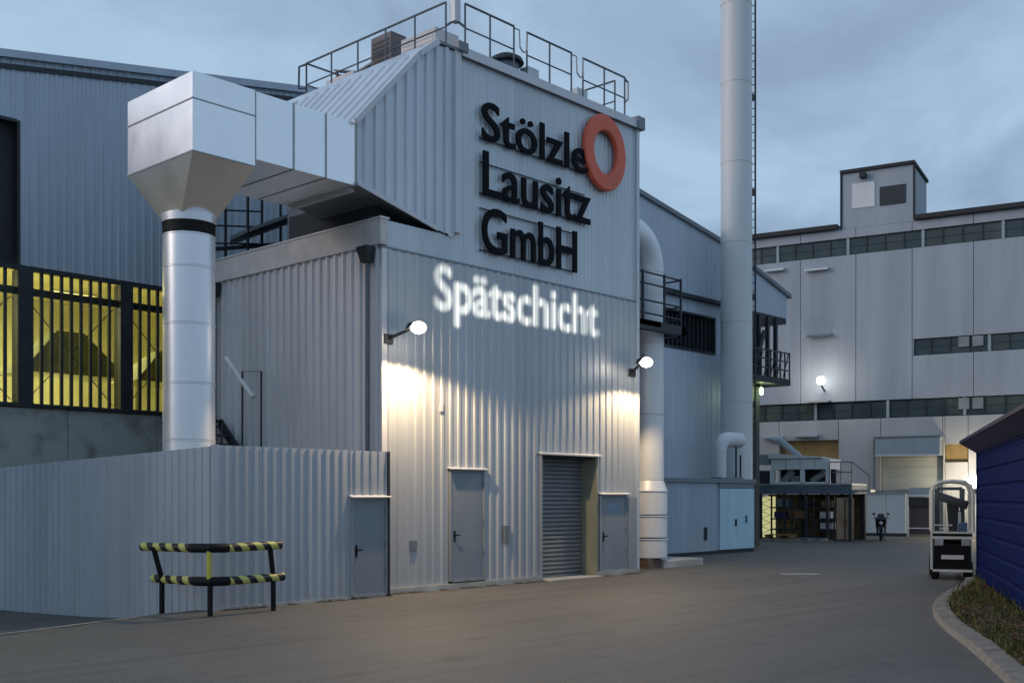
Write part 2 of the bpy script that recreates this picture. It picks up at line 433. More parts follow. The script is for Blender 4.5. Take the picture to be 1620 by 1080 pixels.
def copy_tree(o, loc, label=None, rotz=None):
    c = o.copy(); COL.objects.link(c); c.location = loc
    if rotz is not None: c.rotation_euler = (0, 0, rotz)
    if label: c['label'] = label
    MW[c.name] = Matrix.Translation(loc) @ Matrix.Rotation(c.rotation_euler[2], 4, 'Z')
    for ch in o.children:
        d = ch.copy(); COL.objects.link(d); d.parent = c
        for g in ch.children:
            e = g.copy(); COL.objects.link(e); e.parent = d
    return c

# ------------------------------------------------------------------ ground
def sm(a, b, x):
    t = min(1, max(0, (x - a) / (b - a))); return t * t * (3 - 2 * t)
def gz(x, y):
    edge = -0.89 + (x + 8.0) * 0.28
    if x < -8: edge = -0.89 + (x + 8.0) * 0.28
    t = max(0.0, y - edge - 0.05)
    return -0.34 * (1 - math.exp(-t / 1.3)) * sm(-2.4, -3.6, x) if x < -2.4 else 0.0
def axis_vals(lo, hi, step):
    far = [-400, -200, -100, -60, -40]
    v = list(np.arange(lo, hi + 1e-6, step))
    return [a for a in far if a < lo - 2] + v + [a for a in (45, 60, 100, 200, 400) if a > hi + 2]
xs = axis_vals(-26, 40, 0.6); ys = axis_vals(-26, 16, 0.4)
gv = [(x, y, gz(x, y)) for y in ys for x in xs]; nx = len(xs)
gf = [(j * nx + i, j * nx + i + 1, (j + 1) * nx + i + 1, (j + 1) * nx + i) for j in range(len(ys) - 1) for i in range(nx - 1)]
g = MB().add(gv, gf).build('asphalt_ground', ASPH, smooth=True); g['kind'] = 'structure'
# pale flush edging where the yard falls away towards the left hall
b = MB(); pts = []
for i in range(40):
    x = -24 + i * (24 - 5.35) / 39; y = -0.89 + (x + 8) * 0.28
    pts.append((x, y))
vs = []
for x, y in pts: vs += [(x, y - 0.09, gz(x, y - 0.09) + 0.006), (x, y + 0.05, gz(x, y + 0.05) + 0.006)]
b.add(vs, [(2 * i, 2 * i + 2, 2 * i + 3, 2 * i + 1) for i in range(len(pts) - 1)])
o = b.build('road_edge_strip', KERB); o['kind'] = 'structure'

o = MB().add([(10.99, -2.93, 0.005), (10.75, -3.08, 0.005), (11.42, -3.83, 0.005), (11.68, -3.68, 0.005)], [(0, 1, 2, 3)]).build('road_marking', mat('worn_road_paint', (0.42, 0.40, 0.37), 0.8, 0, 0.25, 5, dirt=(0.13, 0.125, 0.12))); o['kind'] = 'structure'

# ------------------------------------------------------------------ tower building (annex below, tower above, hood to the left)
tw = thing('tower_building', 'grey corrugated factory tower carrying the black company lettering, with low doors at its foot', 'factory building')
P = 0.25
# lower front cladding, pieces round the openings
b = MB()
for x0, x1, zb in ((0, 1.86, 0.12), (1.86, 2.98, 2.60), (2.98, 4.86, 0.12), (4.86, 7.0, 2.98), (7.0, 7.1, 0.12), (7.1, 8.27, 2.06), (8.27, 8.73, 0.12)):
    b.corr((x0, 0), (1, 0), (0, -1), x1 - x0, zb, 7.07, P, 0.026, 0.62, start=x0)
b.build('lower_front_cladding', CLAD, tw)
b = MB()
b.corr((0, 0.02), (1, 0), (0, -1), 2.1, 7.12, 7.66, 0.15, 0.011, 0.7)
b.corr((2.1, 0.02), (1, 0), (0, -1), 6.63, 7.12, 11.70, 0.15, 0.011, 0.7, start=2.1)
b.build('upper_front_cladding', CLADU, tw)
MB().box(-0.03, 8.76, -0.012, 0.1, 7.066, 7.118).build('cladding_joint', TRIMD, tw)
# left flank
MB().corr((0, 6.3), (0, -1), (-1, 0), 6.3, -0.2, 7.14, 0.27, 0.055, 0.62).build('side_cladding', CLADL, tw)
b = MB().box(-0.09, 0.12, -0.05, 6.35, 7.143, 7.66); b.build('side_fascia', FASCIA, tw)
MB().box(-0.11, 0.14, -0.07, 6.37, 7.662, 7.70).build('fascia_coping', TRIM, tw)
# corner flashings
MB().box(-0.05, 0.09, -0.05, 0.0, 0.0, 7.062).build('corner_flashing', TRIM, tw)
MB().box(8.66, 8.78, -0.045, 0.1, 0.12, 11.70).build('corner_flashing', CLADU, tw)
MB().box(2.02, 2.2, -0.07, 0.1, 7.74, 11.72).build('corner_flashing', TRIM, tw, label='pale wide flashing at the upper corner beside the hood')
# cores and roofs
b = MB(); b.box(0.04, 8.7, 1.3, 6.28, -0.3, 7.5); b.box(0.04, 4.84, 0.09, 1.3, 0.0, 7.5); b.box(7.02, 8.7, 0.09, 1.3, 0.0, 7.5); b.box(4.84, 7.02, 0.09, 1.3, 3.03, 7.5)
b.build('inner_shell', DARK, tw)
MB().box(0.12, 8.7, 0.1, 6.34, 7.5, 7.56).build('annex_roof', ROOFD, tw)
b = MB(); b.box(2.12, 8.71, 0.06, 5.6, 7.56, 11.68); b.build('tower_shell', TRIMD, tw)
MB().box(1.5, 8.78, -0.06, 5.66, 11.70, 11.76).build('tower_roof', TRIMD, tw)
MB().box(2.22, 8.82, -0.10, -0.062, 11.62, 11.82).build('roof_edge_trim', TRIM, tw)
MB().box(8.6, 8.9, -0.14, 0.12, 11.60, 11.92).build('trim_corner_box', TRIMD, tw)
MB().box(2.05, 2.35, -0.14, 0.12, 11.70, 11.90).build('trim_corner_box', TRIMD, tw)
# hood: the cladding that narrows towards the duct
def ht(u):
    x = u - 0.66
    if x < 0.96: return 9.45 + (x + 0.66) * (11.25 - 9.45) / 1.62
    if x < 1.5: return 11.25 + (x - 0.96) * 0.43 / 0.54
    return 11.68
def hb(u):
    x = u - 0.66; return 8.25 - (x + 0.66) * 0.52 / 2.16
hoods = MB()
hoods.corr((-0.66, -0.005), (1, 0), (0, -1), 2.68, hb, ht, 0.28, 0.05, 0.6)
hoods.build('hood_front_cladding', HOOD, tw)
prof = [(-0.66, 9.45), (0.96, 11.25), (1.5, 11.68), (2.05, 11.69), (2.05, 7.73), (1.5, 7.73), (-0.66, 8.25)]
b = MB(); b.prism(prof, 'y', 0.03, 2.28)
b.prism([(0.2, 10.36), (0.96, 11.24), (1.5, 11.67), (2.05, 11.68), (2.05, 7.6), (1.62, 7.6), (1.62, 10.36)], 'y', 2.28, 5.5); b.build('hood_body', TRIMD, tw)
# sloped standing-seam roof of the hood, seams as real upstands
b = MB()
b.prism([(-0.72, 9.47), (0.95, 11.32), (1.5, 11.76), (1.5, 11.69), (0.97, 11.262), (-0.68, 9.44)], 'y', -0.02, 2.3)
b.prism([(0.18, 10.465), (0.95, 11.32), (1.5, 11.76), (1.5, 11.69), (0.97, 11.262), (0.22, 10.43)], 'y', 2.3, 5.56)
b.build('hood_roof', DUCT, tw)
def seam_mesh(x, z): return MB().add([(x, -0.015, z), (x, 0.015, z), (0.95, -0.015, 11.325), (0.95, 0.015, 11.325), (x - .03, -0.015, z + .025), (x - .03, 0.015, z + .025), (0.92, -0.015, 11.35), (0.92, 0.015, 11.35)],
              [(0, 2, 6, 4), (1, 5, 7, 3), (4, 6, 7, 5), (0, 4, 5, 1), (2, 3, 7, 6)]).mesh('roof_seam', DUCT)
me, me2 = seam_mesh(-0.72, 9.475), seam_mesh(0.18, 10.47)
for i in range(14): link('roof_seam', me if i < 6 else me2, tw, loc=(0, 0.25 + i * 0.39, 0))
b = MB(); b.bar((-0.74, -0.07, 9.45), (0.96, -0.07, 11.29), 0.05, 0.11); b.bar((0.95, -0.07, 11.28), (1.52, -0.07, 11.73), 0.05, 0.11)
b.build('hood_verge_trim', TRIM, tw)
b = MB(); b.bar((-0.68, -0.062, 8.24), (1.52, -0.062, 7.71), 0.03, 0.09); b.build('hood_bottom_trim', TRIM, tw)
# recessed wall under the hood, its shade put into the near-black grey
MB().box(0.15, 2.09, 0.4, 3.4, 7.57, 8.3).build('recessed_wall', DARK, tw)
b = MB(); b.bar((-0.66, 0.15, 8.16), (-0.66, 2.2, 8.16), 0.10, 0.10); b.build('hood_lit_lip', TRIM, tw)  # lower lip of the hood end, the light on it put into the pale colour
# plinth and gravel board at the foot
MB().box(-0.02, 4.86, -0.075, 0.02, -0.1, 0.115).build('base_plinth', CONC, tw)
MB().box(7.0, 8.76, -0.075, 0.02, -0.1, 0.115).build('base_plinth', CONC, tw)

def steel_door(parent, x0, x1, z0, z1, y, canopy=True, hinge='r', handle_z=1.05):
    d = MB().cbox(x0 + 0.05, x1 - 0.05, y - 0.012, y + 0.04, z0, z1 - 0.05, 0.004).build('steel_door', DOOR, parent)
    b = MB(); b.box(x0, x0 + 0.048, y - 0.03, y + 0.05, z0, z1); b.box(x1 - 0.048, x1, y - 0.03, y + 0.05, z0, z1); b.box(x0 + 0.048, x1 - 0.048, y - 0.03, y + 0.05, z1 - 0.047, z1)
    b.build('frame', DOORF, d)
    hx = x0 + 0.14
    b = MB(); b.box(hx - 0.025, hx + 0.025, y - 0.022, y - 0.012, handle_z - 0.14, handle_z + 0.10)
    b.box(hx - 0.012, hx + 0.012, y - 0.06, y - 0.02, handle_z - 0.01, handle_z + 0.012); b.box(hx - 0.012, hx + 0.12, y - 0.07, y - 0.055, handle_z - 0.012, handle_z + 0.014)
    b.build('handle', BLACK, d)
    b = MB()
    for hz in (0.22, 0.5, 0.85): b.tube((x1 - 0.05, y - 0.03, z0 + (z1 - z0) * hz), (x1 - 0.05, y - 0.03, z0 + (z1 - z0) * hz + 0.12), 0.014, 8)
    b.build('hinge', TRIMD, d)
    MB().box(x0 + 0.06, x1 - 0.06, y - 0.05, y - 0.013, z0 - 0.02, z0 + 0.03).build('threshold_bar', GALV, d)
    if canopy:
        MB().prism([(y + 0.02, z1 + 0.06), (y - 0.12, z1 + 0.025), (y - 0.12, z1 + 0.005), (y + 0.02, z1 + 0.03)], 'x', x0 - 0.04, x1 + 0.06).build('drip_hood', TRIM, d)
    return d
d1 = steel_door(tw, 1.88, 2.96, 0.16, 2.58, -0.02, handle_z=1.16)
d2 = steel_door(tw, 7.12, 8.25, 0.10, 2.04, -0.02, handle_z=1.0)
# notice plate on the small door
MB().box(7.45, 7.95, -0.038, -0.034, 1.62, 1.82).build('notice_plate', mat('notice_blue', (0.20, 0.30, 0.40), 0.4), d2)
MB().box(8.28, 8.66, -0.05, -0.036, 0.13, 1.98).build('door_side_panel', DOORF, tw)
# roller door in its reveal
rd = MB().box(4.9, 6.98, 0.44, 0.48, 0.05, 2.96).build('roller_door', ROLL, tw)
sl = MB()
sl.prism([(0.44, 0.0), (0.405, 0.015), (0.39, 0.05), (0.405, 0.088), (0.44, 0.104)], 'x', 4.93, 6.95)
me = sl.mesh('slat', ROLL)
for i in range(27): link('slat', me, rd, loc=(0, 0, 0.09 + i * 0.106))
MB().box(4.93, 6.95, 0.37, 0.44, 0.02, 0.085).build('bottom_bar', TRIMD, rd)
b = MB(); b.box(4.86, 4.92, -0.045, 0.45, 0.0, 2.98); b.build('door_reveal', DOORF, tw)
b = MB(); b.box(6.95, 7.03, -0.045, 0.45, 0.0, 2.98); b.build('door_reveal', mat('reveal_yellowish', (0.27, 0.27, 0.20), 0.7, 0, 0.2, 2.5, streak=0.5), tw)
b = MB(); b.box(4.93, 6.94, 0.06, 0.44, 2.93, 3.0); b.build('door_lintel', DARKST, tw)
MB().prism([(0.02, 3.06), (-0.13, 3.02), (-0.13, 2.99), (0.02, 3.03)], 'x', 4.80, 7.12).build('drip_hood', TRIM, tw)
MB().box(4.93, 6.94, -0.3, 0.44, -0.05, 0.03).build('threshold', CONC, tw)
# small fittings on the front
MB().cbox(3.58, 3.75, -0.075, -0.03, 0.94, 1.35, 0.006).build('meter_box', TRIMD, tw)
MB().box(0.72, 0.92, -0.05, -0.03, 0.88, 1.08).build('wall_socket', TRIMD, tw)
MB().box(1.58, 1.66, -0.06, -0.03, 3.82, 4.0).build('wall_sensor', TRIM, tw)
# rainwater hoppers and pipes on the left flank
for y in (0.28, 5.95):
    h = MB().hull4([(-0.26, y - 0.10, 6.78), (-0.09, y - 0.10, 6.78), (-0.09, y + 0.10, 6.78), (-0.26, y + 0.10, 6.78)],
                   [(-0.33, y - 0.17, 7.10), (-0.09, y - 0.17, 7.10), (-0.09, y + 0.17, 7.10), (-0.33, y + 0.17, 7.10)]).build('rain_hopper', DARKST, tw)
    MB().tube((-0.16, y, 0.1), (-0.16, y, 6.78), 0.045, 10).build('downpipe', RAIL, h, smooth=True)

# ------------------------------------------------------------------ roof railing and roof plant
rr_ = thing('roof_railing', 'dark steel safety railing around the flat tower roof', 'railing', (2.1, 0.1, 11.76))
def railing(parent, pts, h, mids=(0.5,), post_every=None, posts=None, r=0.022, material=RAIL, toe=False):
    for (a, c) in zip(pts, pts[1:]):
        a = Vector(a); c = Vector(c)
        MB().tube(a + Vector((0, 0, h)), c + Vector((0, 0, h)), r * 1.15, 8).build('top_rail', material, parent, smooth=True)
        for m in mids: MB().tube(a + Vector((0, 0, h * m)), c + Vector((0, 0, h * m)), r * 0.8, 6).build('mid_rail', material, parent, smooth=True)
        n = max(1, round((c - a).length / (post_every or 1.0)))
        for i in range(n + 1):
            q = a.lerp(c, i / n); MB().tube(q, q + Vector((0, 0, h)), r, 8).build('post', material, parent, smooth=True)
railing(rr_, [(2.12, 5.4, 11.76), (2.12, 0.34, 11.76)], 1.12, (0.52,), 1.0)
railing(rr_, [(2.46, 0.08, 11.76), (4.05, 0.08, 11.76)], 1.12, (0.52,), 0.8)
railing(rr_, [(4.5, 0.08, 11.76), (6.13, 0.08, 11.76)], 1.12, (0.52,), 0.8)
railing(rr_, [(6.58, 0.08, 11.76), (8.3, 0.08, 11.76)], 1.12, (0.52,), 0.86)
railing(rr_, [(8.3, 0.4, 11.76), (8.3, 5.4, 11.76)], 1.12, (0.52,), 1.0)
railing(rr_, [(2.12, 5.4, 11.76), (8.3, 5.4, 11.76)], 1.12, (0.52,), 1.05)
for x0, x1 in ((4.05, 4.5), (6.13, 6.58)):      # bow-shaped links between the rail lengths
    b = MB(); b.path([(x0, 0.08, 12.84), (x0 + 0.1, 0.0, 12.80), (x0 + 0.1, -0.02, 12.4), (x0 + 0.2, -0.02, 12.32), (x1 - 0.2, -0.02, 12.32), (x1 - 0.1, -0.02, 12.4), (x1 - 0.1, 0.0, 12.80), (x1, 0.08, 12.84)], 0.018, 6)
    b.build('link_bow', GALV, rr_, smooth=True)
for yy in (5.4,):
    b = MB(); b.path([(2.12, yy, 12.86), (2.06, yy + 0.22, 12.84), (2.06, yy + 0.24, 12.3), (2.12, yy, 12.26)], 0.03, 6); b.build('end_bow', RAIL, rr_, smooth=True)
b = MB(); b.path([(8.3, 0.08, 12.84), (8.46, 0.1, 12.8), (8.46, 0.1, 12.35), (8.3, 0.08, 12.25)], 0.035, 6); b.build('end_bow', GALV, rr_, smooth=True)
# the short chimney-like mast at the corner, cut by the top of the picture
ms = thing('roof_mast', 'pale square roof mast standing at the front corner of the tower railing', 'mast', (2.28, 0.2, 11.9))
MB().cbox(2.19, 2.37, 0.12, 0.28, 12.45, 13.6, 0.01).build('mast_tube', TRIM, ms)
b = MB(); b.bar((2.28, 0.2, 12.5), (2.12, 0.34, 12.36), 0.04, 0.04); b.bar((2.28, 0.2, 12.5), (2.46, 0.08, 12.36), 0.04, 0.04); b.build('mast_bracket', RAIL, ms)

def acbox(x, y, w, d, z0, h, m, label, grille=True):
    t = thing('air_conditioner', label, 'air conditioner', (x, y, 11.76), 0, 'plant boxes on the tower roof')
    MB().cbox(x - w / 2, x + w / 2, y - d / 2, y + d / 2, z0, z0 + h, 0.02).build('casing', m, t)
    b = MB()
    for sx in (-1, 1):
        for sy in (-1, 1): b.box(x + sx * (w / 2 - 0.08) - 0.03, x + sx * (w / 2 - 0.08) + 0.03, y + sy * (d / 2 - 0.08) - 0.03, y + sy * (d / 2 - 0.08) + 0.03, 11.76, z0)
    b.build('feet', DARKST, t)
    b = MB()
    for i in range(5): b.box(x - w / 2 - 0.012, x - w / 2 - 0.002, y - d / 2 + 0.08, y + d / 2 - 0.08, z0 + 0.1 + i * (h - 0.2) / 5, z0 + 0.1 + i * (h - 0.2) / 5 + (h - 0.2) / 9)
    b.build('grille', m if m is not ACD else DARKST, t)
    return t
acbox(2.95, 1.75, 0.75, 1.2, 12.02, 0.72, AC, 'larger white roof unit nearest the front corner of the tower')
acbox(2.85, 3.1, 0.5, 0.75, 12.35, 0.75, ACD, 'dark louvred roof unit raised between two white ones')
acbox(2.8, 4.55, 0.6, 1.1, 11.92, 0.55, AC, 'small low white roof unit towards the back of the railing')
t = thing('roof_cable_tray', 'dark bent cable tray running behind the tower railing', 'cable tray', (3.0, 3.9, 11.76))
b = MB(); b.bar((2.7, 4.9, 12.72), (2.7, 4.1, 12.48), 0.22, 0.03); b.bar((2.7, 4.1, 12.48), (2.75, 3.4, 12.6), 0.08, 0.05); b.bar((2.7, 4.1, 12.48), (2.7, 4.1, 11.76), 0.08, 0.08); b.bar((2.7, 4.9, 12.72), (2.7, 4.9, 11.76), 0.05, 0.05)
b.build('tray', RAIL, t)
t = thing('roof_fan', 'dark domed exhaust fan on the front edge of the tower roof', 'roof fan', (4.3, 0.55, 11.76))
MB().lathe([(0.0, 0.50), (0.22, 0.47), (0.38, 0.38), (0.42, 0.28), (0.40, 0.26), (0.30, 0.26)], (4.3, 0.55, 11.93), 20).build('fan_hood', DARKST, t, smooth=True)
MB().lathe([(0.30, 0.30), (0.30, -0.17)], (4.3, 0.55, 11.93), 20).build('fan_base', TRIMD, t, smooth=True)
for i, (x, lab) in enumerate(((4.9, 'small green-grey junction box beside the roof fan'), (6.75, 'small green-grey junction box near the right end of the roof edge'))):
    t = thing('junction_box', lab, 'junction box', (x, 0.55, 11.76), 0, 'junction boxes on the roof edge')
    MB().cbox(x - 0.2, x + 0.2, 0.22, 0.5, 11.78, 12.2, 0.015).build('housing', CHIM, t)
    MB().box(x - 0.23, x + 0.23, 0.2, 0.53, 11.762, 11.785).build('base', DARKST, t)

# ------------------------------------------------------------------ company sign
DG = None
def text_mesh(body, size, extr, off, bevel=0.0):
    c = bpy.data.curves.new('lettering', 'FONT'); c.body = body; c.size = size; c.extrude = extr; c.offset = off; c.resolution_u = 6
    c.bevel_depth = bevel
    o = bpy.data.objects.new('lettering', c); COL.objects.link(o)
    dg = bpy.context.evaluated_depsgraph_get()
    me = bpy.data.meshes.new_from_object(o.evaluated_get(dg))
    bpy.data.objects.remove(o); bpy.data.curves.remove(c)
    return me
def bbx(me):
    v = np.empty(len(me.vertices) * 3); me.vertices.foreach_get('co', v); v = v.reshape(-1, 3); return v[:, 0].min(), v[:, 0].max(), v[:, 1].min(), v[:, 1].max()
sg = thing('company_sign', 'large black raised lettering over three lines on the tower front', 'sign', (2.8, 0, 7.4))
def sign_line(parent, body, x0, x1, zbase, capz, y, m):
    size = 1.0; off = 0.009
    full = text_mesh(body, size, 0.0, off); fx0, fx1, _, _ = bbx(full)
    H = text_mesh('L', size, 0.0, off); _, _, hy0, hy1 = bbx(H)
    sz = (capz - zbase) / (hy1 - 0); sx = (x1 - x0) / (fx1 - fx0)
    for i, ch in enumerate(body):
        pre = text_mesh(body[:i + 1], size, 0.0, off); px1 = bbx(pre)[1]
        me = text_mesh(ch, size, 0.028, off, 0.0); a0, a1, _, _ = bbx(me)
        shift = px1 - a1
        inv = MW[parent.name].inverted()
        for v in me.vertices:
            q = Vector((x0 + (v.co.x + shift - fx0) * sx, y - v.co.z * 0.9, zbase + v.co.y * sz))
            v.co = inv @ q
        me.materials.clear(); me.materials.append(m); me.name = 'letter'
        link('letter', me, parent)
        bpy.data.meshes.remove(pre)
sign_line(sg, 'Stölzle', 2.82, 6.56, 9.96, 10.80, -0.09, SIGNB)
sign_line(sg, 'Lausitz', 2.86, 6.66, 8.73, 9.70, -0.09, SIGNB)
sign_line(sg, 'GmbH', 2.82, 6.13, 7.47, 8.46, -0.09, SIGNB)
b = MB()
for z in (9.98, 8.75, 7.49, 8.42, 9.44): b.box(2.8, 6.5 if z > 8.5 else 6.1, -0.045, -0.02, z - 0.012, z + 0.012)
b.build('mounting_rail', DARKST, sg)
rg = thing('ring_emblem', 'orange-red ring emblem mounted at the upper right of the black lettering', 'emblem', (7.25, -0.2, 10.65))
pr = [(0.95, 0.0), (0.95, -0.08), (0.92, -0.11), (0.57, -0.11), (0.54, -0.08), (0.54, 0.0), (0.95, 0.0)]
b = MB(); b.lathe(pr, (7.2, -0.07, 10.63), 64, 'y')
b.v = [(7.2 + (x - 7.2) * 0.87, y, z) for x, y, z in b.v]; b.build('ring', ORANGE, rg, smooth=True)
b = MB()
for k in range(4):
    a = R(45 + 90 * k); b.tube((7.2 + 0.65 * math.cos(a), -0.02, 10.63 + 0.74 * math.sin(a)), (7.2 + 0.65 * math.cos(a), -0.08, 10.63 + 0.74 * math.sin(a)), 0.03, 6)
b.build('spacer', DARKST, rg)

# ------------------------------------------------------------------ floodlights
def floodlight(x, wall_x, label, power):
    t = thing('floodlight', label, 'floodlight', (x, 0, 5.45), 0, 'floodlights on the tower front')
    y = -0.74
    b = MB(); b.bar((wall_x, -0.03, 5.22), (x, y + 0.12, 5.42), 0.06, 0.05); b.build('arm', DARKST, t)
    MB().box(wall_x - 0.12, wall_x + 0.12, -0.07, -0.036, 5.12, 5.32).build('wall_plate', DARKST, t)
    MB().hull4([(x - 0.15, y + 0.02, 5.44), (x + 0.15, y + 0.02, 5.44), (x + 0.15, y + 0.24, 5.36), (x - 0.15, y + 0.24, 5.36)],
               [(x - 0.11, y + 0.05, 5.52), (x + 0.11, y + 0.05, 5.52), (x + 0.11, y + 0.2, 5.50), (x - 0.11, y + 0.2, 5.50)]).build('housing', DARKST, t)
    prof = [(0.0, 0.13)] + [(0.16 * math.cos(R(a)), 0.12 * math.sin(R(a))) for a in range(75, -90, -15)] + [(0.0, -0.13)]
    MB().lathe(prof, (x, y, 5.40), 24).build('lens', LAMPW, t, smooth=True)
    l = bpy.data.lights.new('flood_beam', 'SPOT'); l.energy = power; l.color = (1.0, 0.72, 0.40); l.spot_size = R(163); l.spot_blend = 0.24; l.shadow_soft_size = 0.05
    lo = bpy.data.objects.new('flood_beam', l); COL.objects.link(lo); lo.parent = t; lo.location = (0, y - 0.02, -0.20); lo.rotation_euler = (R(-24), 0, 0)
    return t
FL = 820
floodlight(0.32, 0.12, 'lit floodlight on an arm at the left corner above the grey doors', FL)
floodlight(8.12, 8.46, 'lit floodlight on an arm at the right corner beside the white downpipe', FL * 0.6)

# ------------------------------------------------------------------ exhaust pipe, hopper and duct
ed = thing('exhaust_duct', 'large pale sheet-metal exhaust duct with round riser and square hopper', 'duct', (-3.69, 1.2, 0))
cx, cy, pr_ = -3.69, 1.2, 0.475
zs = [-0.3, 1.6, 3.05, 4.1, 5.2, 6.25, 6.85]
for z0, z1 in zip(zs, zs[1:]):
    MB().lathe([(pr_ - 0.02, 0.0), (pr_, 0.006), (pr_, z1 - z0 - 0.03), (pr_ + 0.012, z1 - z0 - 0.026), (pr_ + 0.012, z1 - z0 - 0.004), (pr_ - 0.02, z1 - z0)], (cx, cy, z0), 40).build('pipe_section', PIPE, ed, smooth=True)
MB().lathe([(pr_ + 0.005, 0), (pr_ + 0.005, 0.2)], (cx, cy, 6.86), 40).build('black_band', BLACK, ed, smooth=True)
MB().lathe([(pr_ + 0.02, 0), (pr_ + 0.035, 0.15), (pr_ - 0.1, 0.17)], (cx, cy, 7.07), 40).build('collar', PIPE, ed, smooth=True)
x0, x1, y0, y1 = -4.34, -3.04, 0.0, 2.3
# planar faces of the taper: four trapezoids onto a small square collar
k = 0.385
bot = [(cx - k, cy - k, 7.2), (cx + k, cy - k, 7.2), (cx + k, cy + k, 7.2), (cx - k, cy + k, 7.2)]
tp = [(x0, y0, 8.06), (x1, y0, 8.06), (x1, y1, 8.06), (x0, y1, 8.06)]
MB().hull4(bot, tp).build('hopper_taper', DUCT, ed)
def shell(x0, x1, y0, y1, z0, z1, nm='duct_panel', g_=0.008, mt=DUCT):
    MB().cbox(x0 + g_ / 2, x1 - g_ / 2, y0, y1, z0, z1, 0.008).build(nm, mt, ed)
shell(x0, x1, y0, y1, 8.06, 8.98); shell(x0, x1, y0, y1, 8.988, 9.46)
b = MB(); b.box(x0 - 0.012, x1 + 0.012, y0 - 0.012, y1 + 0.012, 8.975, 8.993); b.box(x0 - 0.012, x1 + 0.012, y0 - 0.012, y1 + 0.012, 8.05, 8.07); b.build('hopper_seam', GALV, ed)
dxs = [-3.04, -2.18, -1.42, -0.68]
for a, c in zip(dxs, dxs[1:]): shell(a, c, 0.015, 2.285, 8.2, 9.45)
for a in dxs: MB().box(a - 0.015, a + 0.015, 0.0, 2.3, 8.19, 9.463).build('duct_flange', GALV, ed)

# ------------------------------------------------------------------ corrugated fence with its door
FY, FX = -0.30, -4.08
fn = thing('corrugated_fence', 'grey corrugated metal fence turning the corner left of the tower', 'fence', (FX, FY, 0))
xsplit = [FX, -3.1, -2.1, -1.08]
for a, c in zip(xsplit, xsplit[1:]):
    MB().corr((a, FY), (1, 0), (0, -1), c - a - 0.004, -0.05, 2.90, 0.2, 0.023, 0.6, start=a + 5).build('fence_panel', FENCE, fn)
MB().corr((-1.08, FY), (1, 0), (0, -1), 0.94, 2.0, 2.90, 0.2, 0.023, 0.6).build('fence_panel', FENCE, fn)
fdir = Vector((-1.12, 6.4, 0)).normalized(); fnr = Vector((-fdir.y, fdir.x, 0))
for i in range(10):
    L_ = 0.98; pa = Vector((FX, FY, 0)) + fdir * (i * L_)
    def zt(u, i=i): return 2.885 - (i * 0.98 + u) * 0.046
    def zb(u, i=i): return -0.03 - 0.45 * sm(0, 3.2, i * 0.98 + u)
    MB().corr((pa.x, pa.y), (fdir.x, fdir.y), (fnr.x, fnr.y), L_ - 0.004, zb, zt, 0.2, 0.023, 0.6, start=i * L_).build('fence_panel', FENCE, fn)
MB().box(FX - 0.05, FX + 0.05, FY - 0.05, FY + 0.05, -0.15, 2.91).build('corner_post', FENCE, fn)
MB().box(FX + 0.06, -0.15, FY + 0.01, FY + 0.05, 2.70, 2.75).build('top_rail', GALV, fn)
fd = steel_door(fn, -1.08, -0.15, 0.03, 1.97, FY - 0.01, handle_z=0.95)
MB().box(-0.15, -0.10, FY - 0.06, FY + 0.20, 0.0, 2.90).build('gate_post', DARKST, fn)
MB().box(FX + 0.06, -1.08, FY - 0.034, FY + 0.03, -0.1, 0.05).build('fence_footing', CONC, fn)

# ------------------------------------------------------------------ crash barrier round the fence corner
cb = thing('crash_barrier', 'low black and yellow striped crash barrier bent around the fence corner', 'crash barrier', (-4.55, -0.9, 0))
def rail_obj(name, a, c, r, m):
    a = Vector(a); c = Vector(c); d = c - a; ln = d.length
    me = MB().tube((0, 0, 0), (ln, 0, 0), r, 20).mesh(name, m)
    o = link(name, me, cb, smooth=True)
    q = d.to_track_quat('X', 'Z')
    o.rotation_mode = 'QUATERNION'; o.rotation_quaternion = q
    o.location = a - Vector((-4.55, -0.9, 0))
    return o
C0 = Vector((-4.62, -1.0, 0)); ZT, ZL = 1.13, 0.57
LA = Vector((-4.95, 0.48, 0)); RA = Vector((-3.16, -1.02, 0))
def at(a, c, t, z): q = a.lerp(c, t); q.z = z; return q
for z, la, ra in ((ZT, LA + Vector((-0.05, 0.05, 0)), RA + Vector((-0.06, 0, 0))), (ZL, LA + Vector((0.12, -0.03, 0)), RA)):
    rail_obj('striped_rail', at(C0, la, 0.26, z), at(C0, la, 1.0, z), 0.074, TAPE)
    rail_obj('striped_rail', at(C0, ra, 0.24, z), at(C0, ra, 1.0, z + 0.015), 0.074, TAPE)
    b = MB(); b.path([at(C0, la, 0.265, z), at(C0, la, 0.12, z + 0.004), C0 + Vector((0.02, 0.02, z + 0.006)), at(C0, ra, 0.10, z + 0.004), at(C0, ra, 0.245, z)], 0.079, 16); b.build('corner_sleeve', BLACK, cb, smooth=True)
lp = at(C0, LA, 0.80, 0); rp = at(C0, RA, 0.86, 0)
b = MB(); b.tube(lp + Vector((0.06, 0, -0.1)), lp + Vector((0.06, 0, ZL)), 0.045, 12); b.build('post', BLACK, cb, smooth=True)
b = MB(); b.tube(lp + Vector((0.06, 0, ZL)), lp + Vector((-0.10, 0.0, ZT)), 0.045, 12); b.build('leaning_post', BLACK, cb, smooth=True)
b = MB(); b.tube(rp + Vector((0, 0, -0.05)), rp + Vector((0, 0, ZL)), 0.045, 12); b.build('post', BLACK, cb, smooth=True)
b = MB(); b.tube(rp + Vector((0, 0, ZL)), rp + Vector((-0.07, 0.0, ZT)), 0.045, 12); b.build('leaning_post', BLACK, cb, smooth=True)
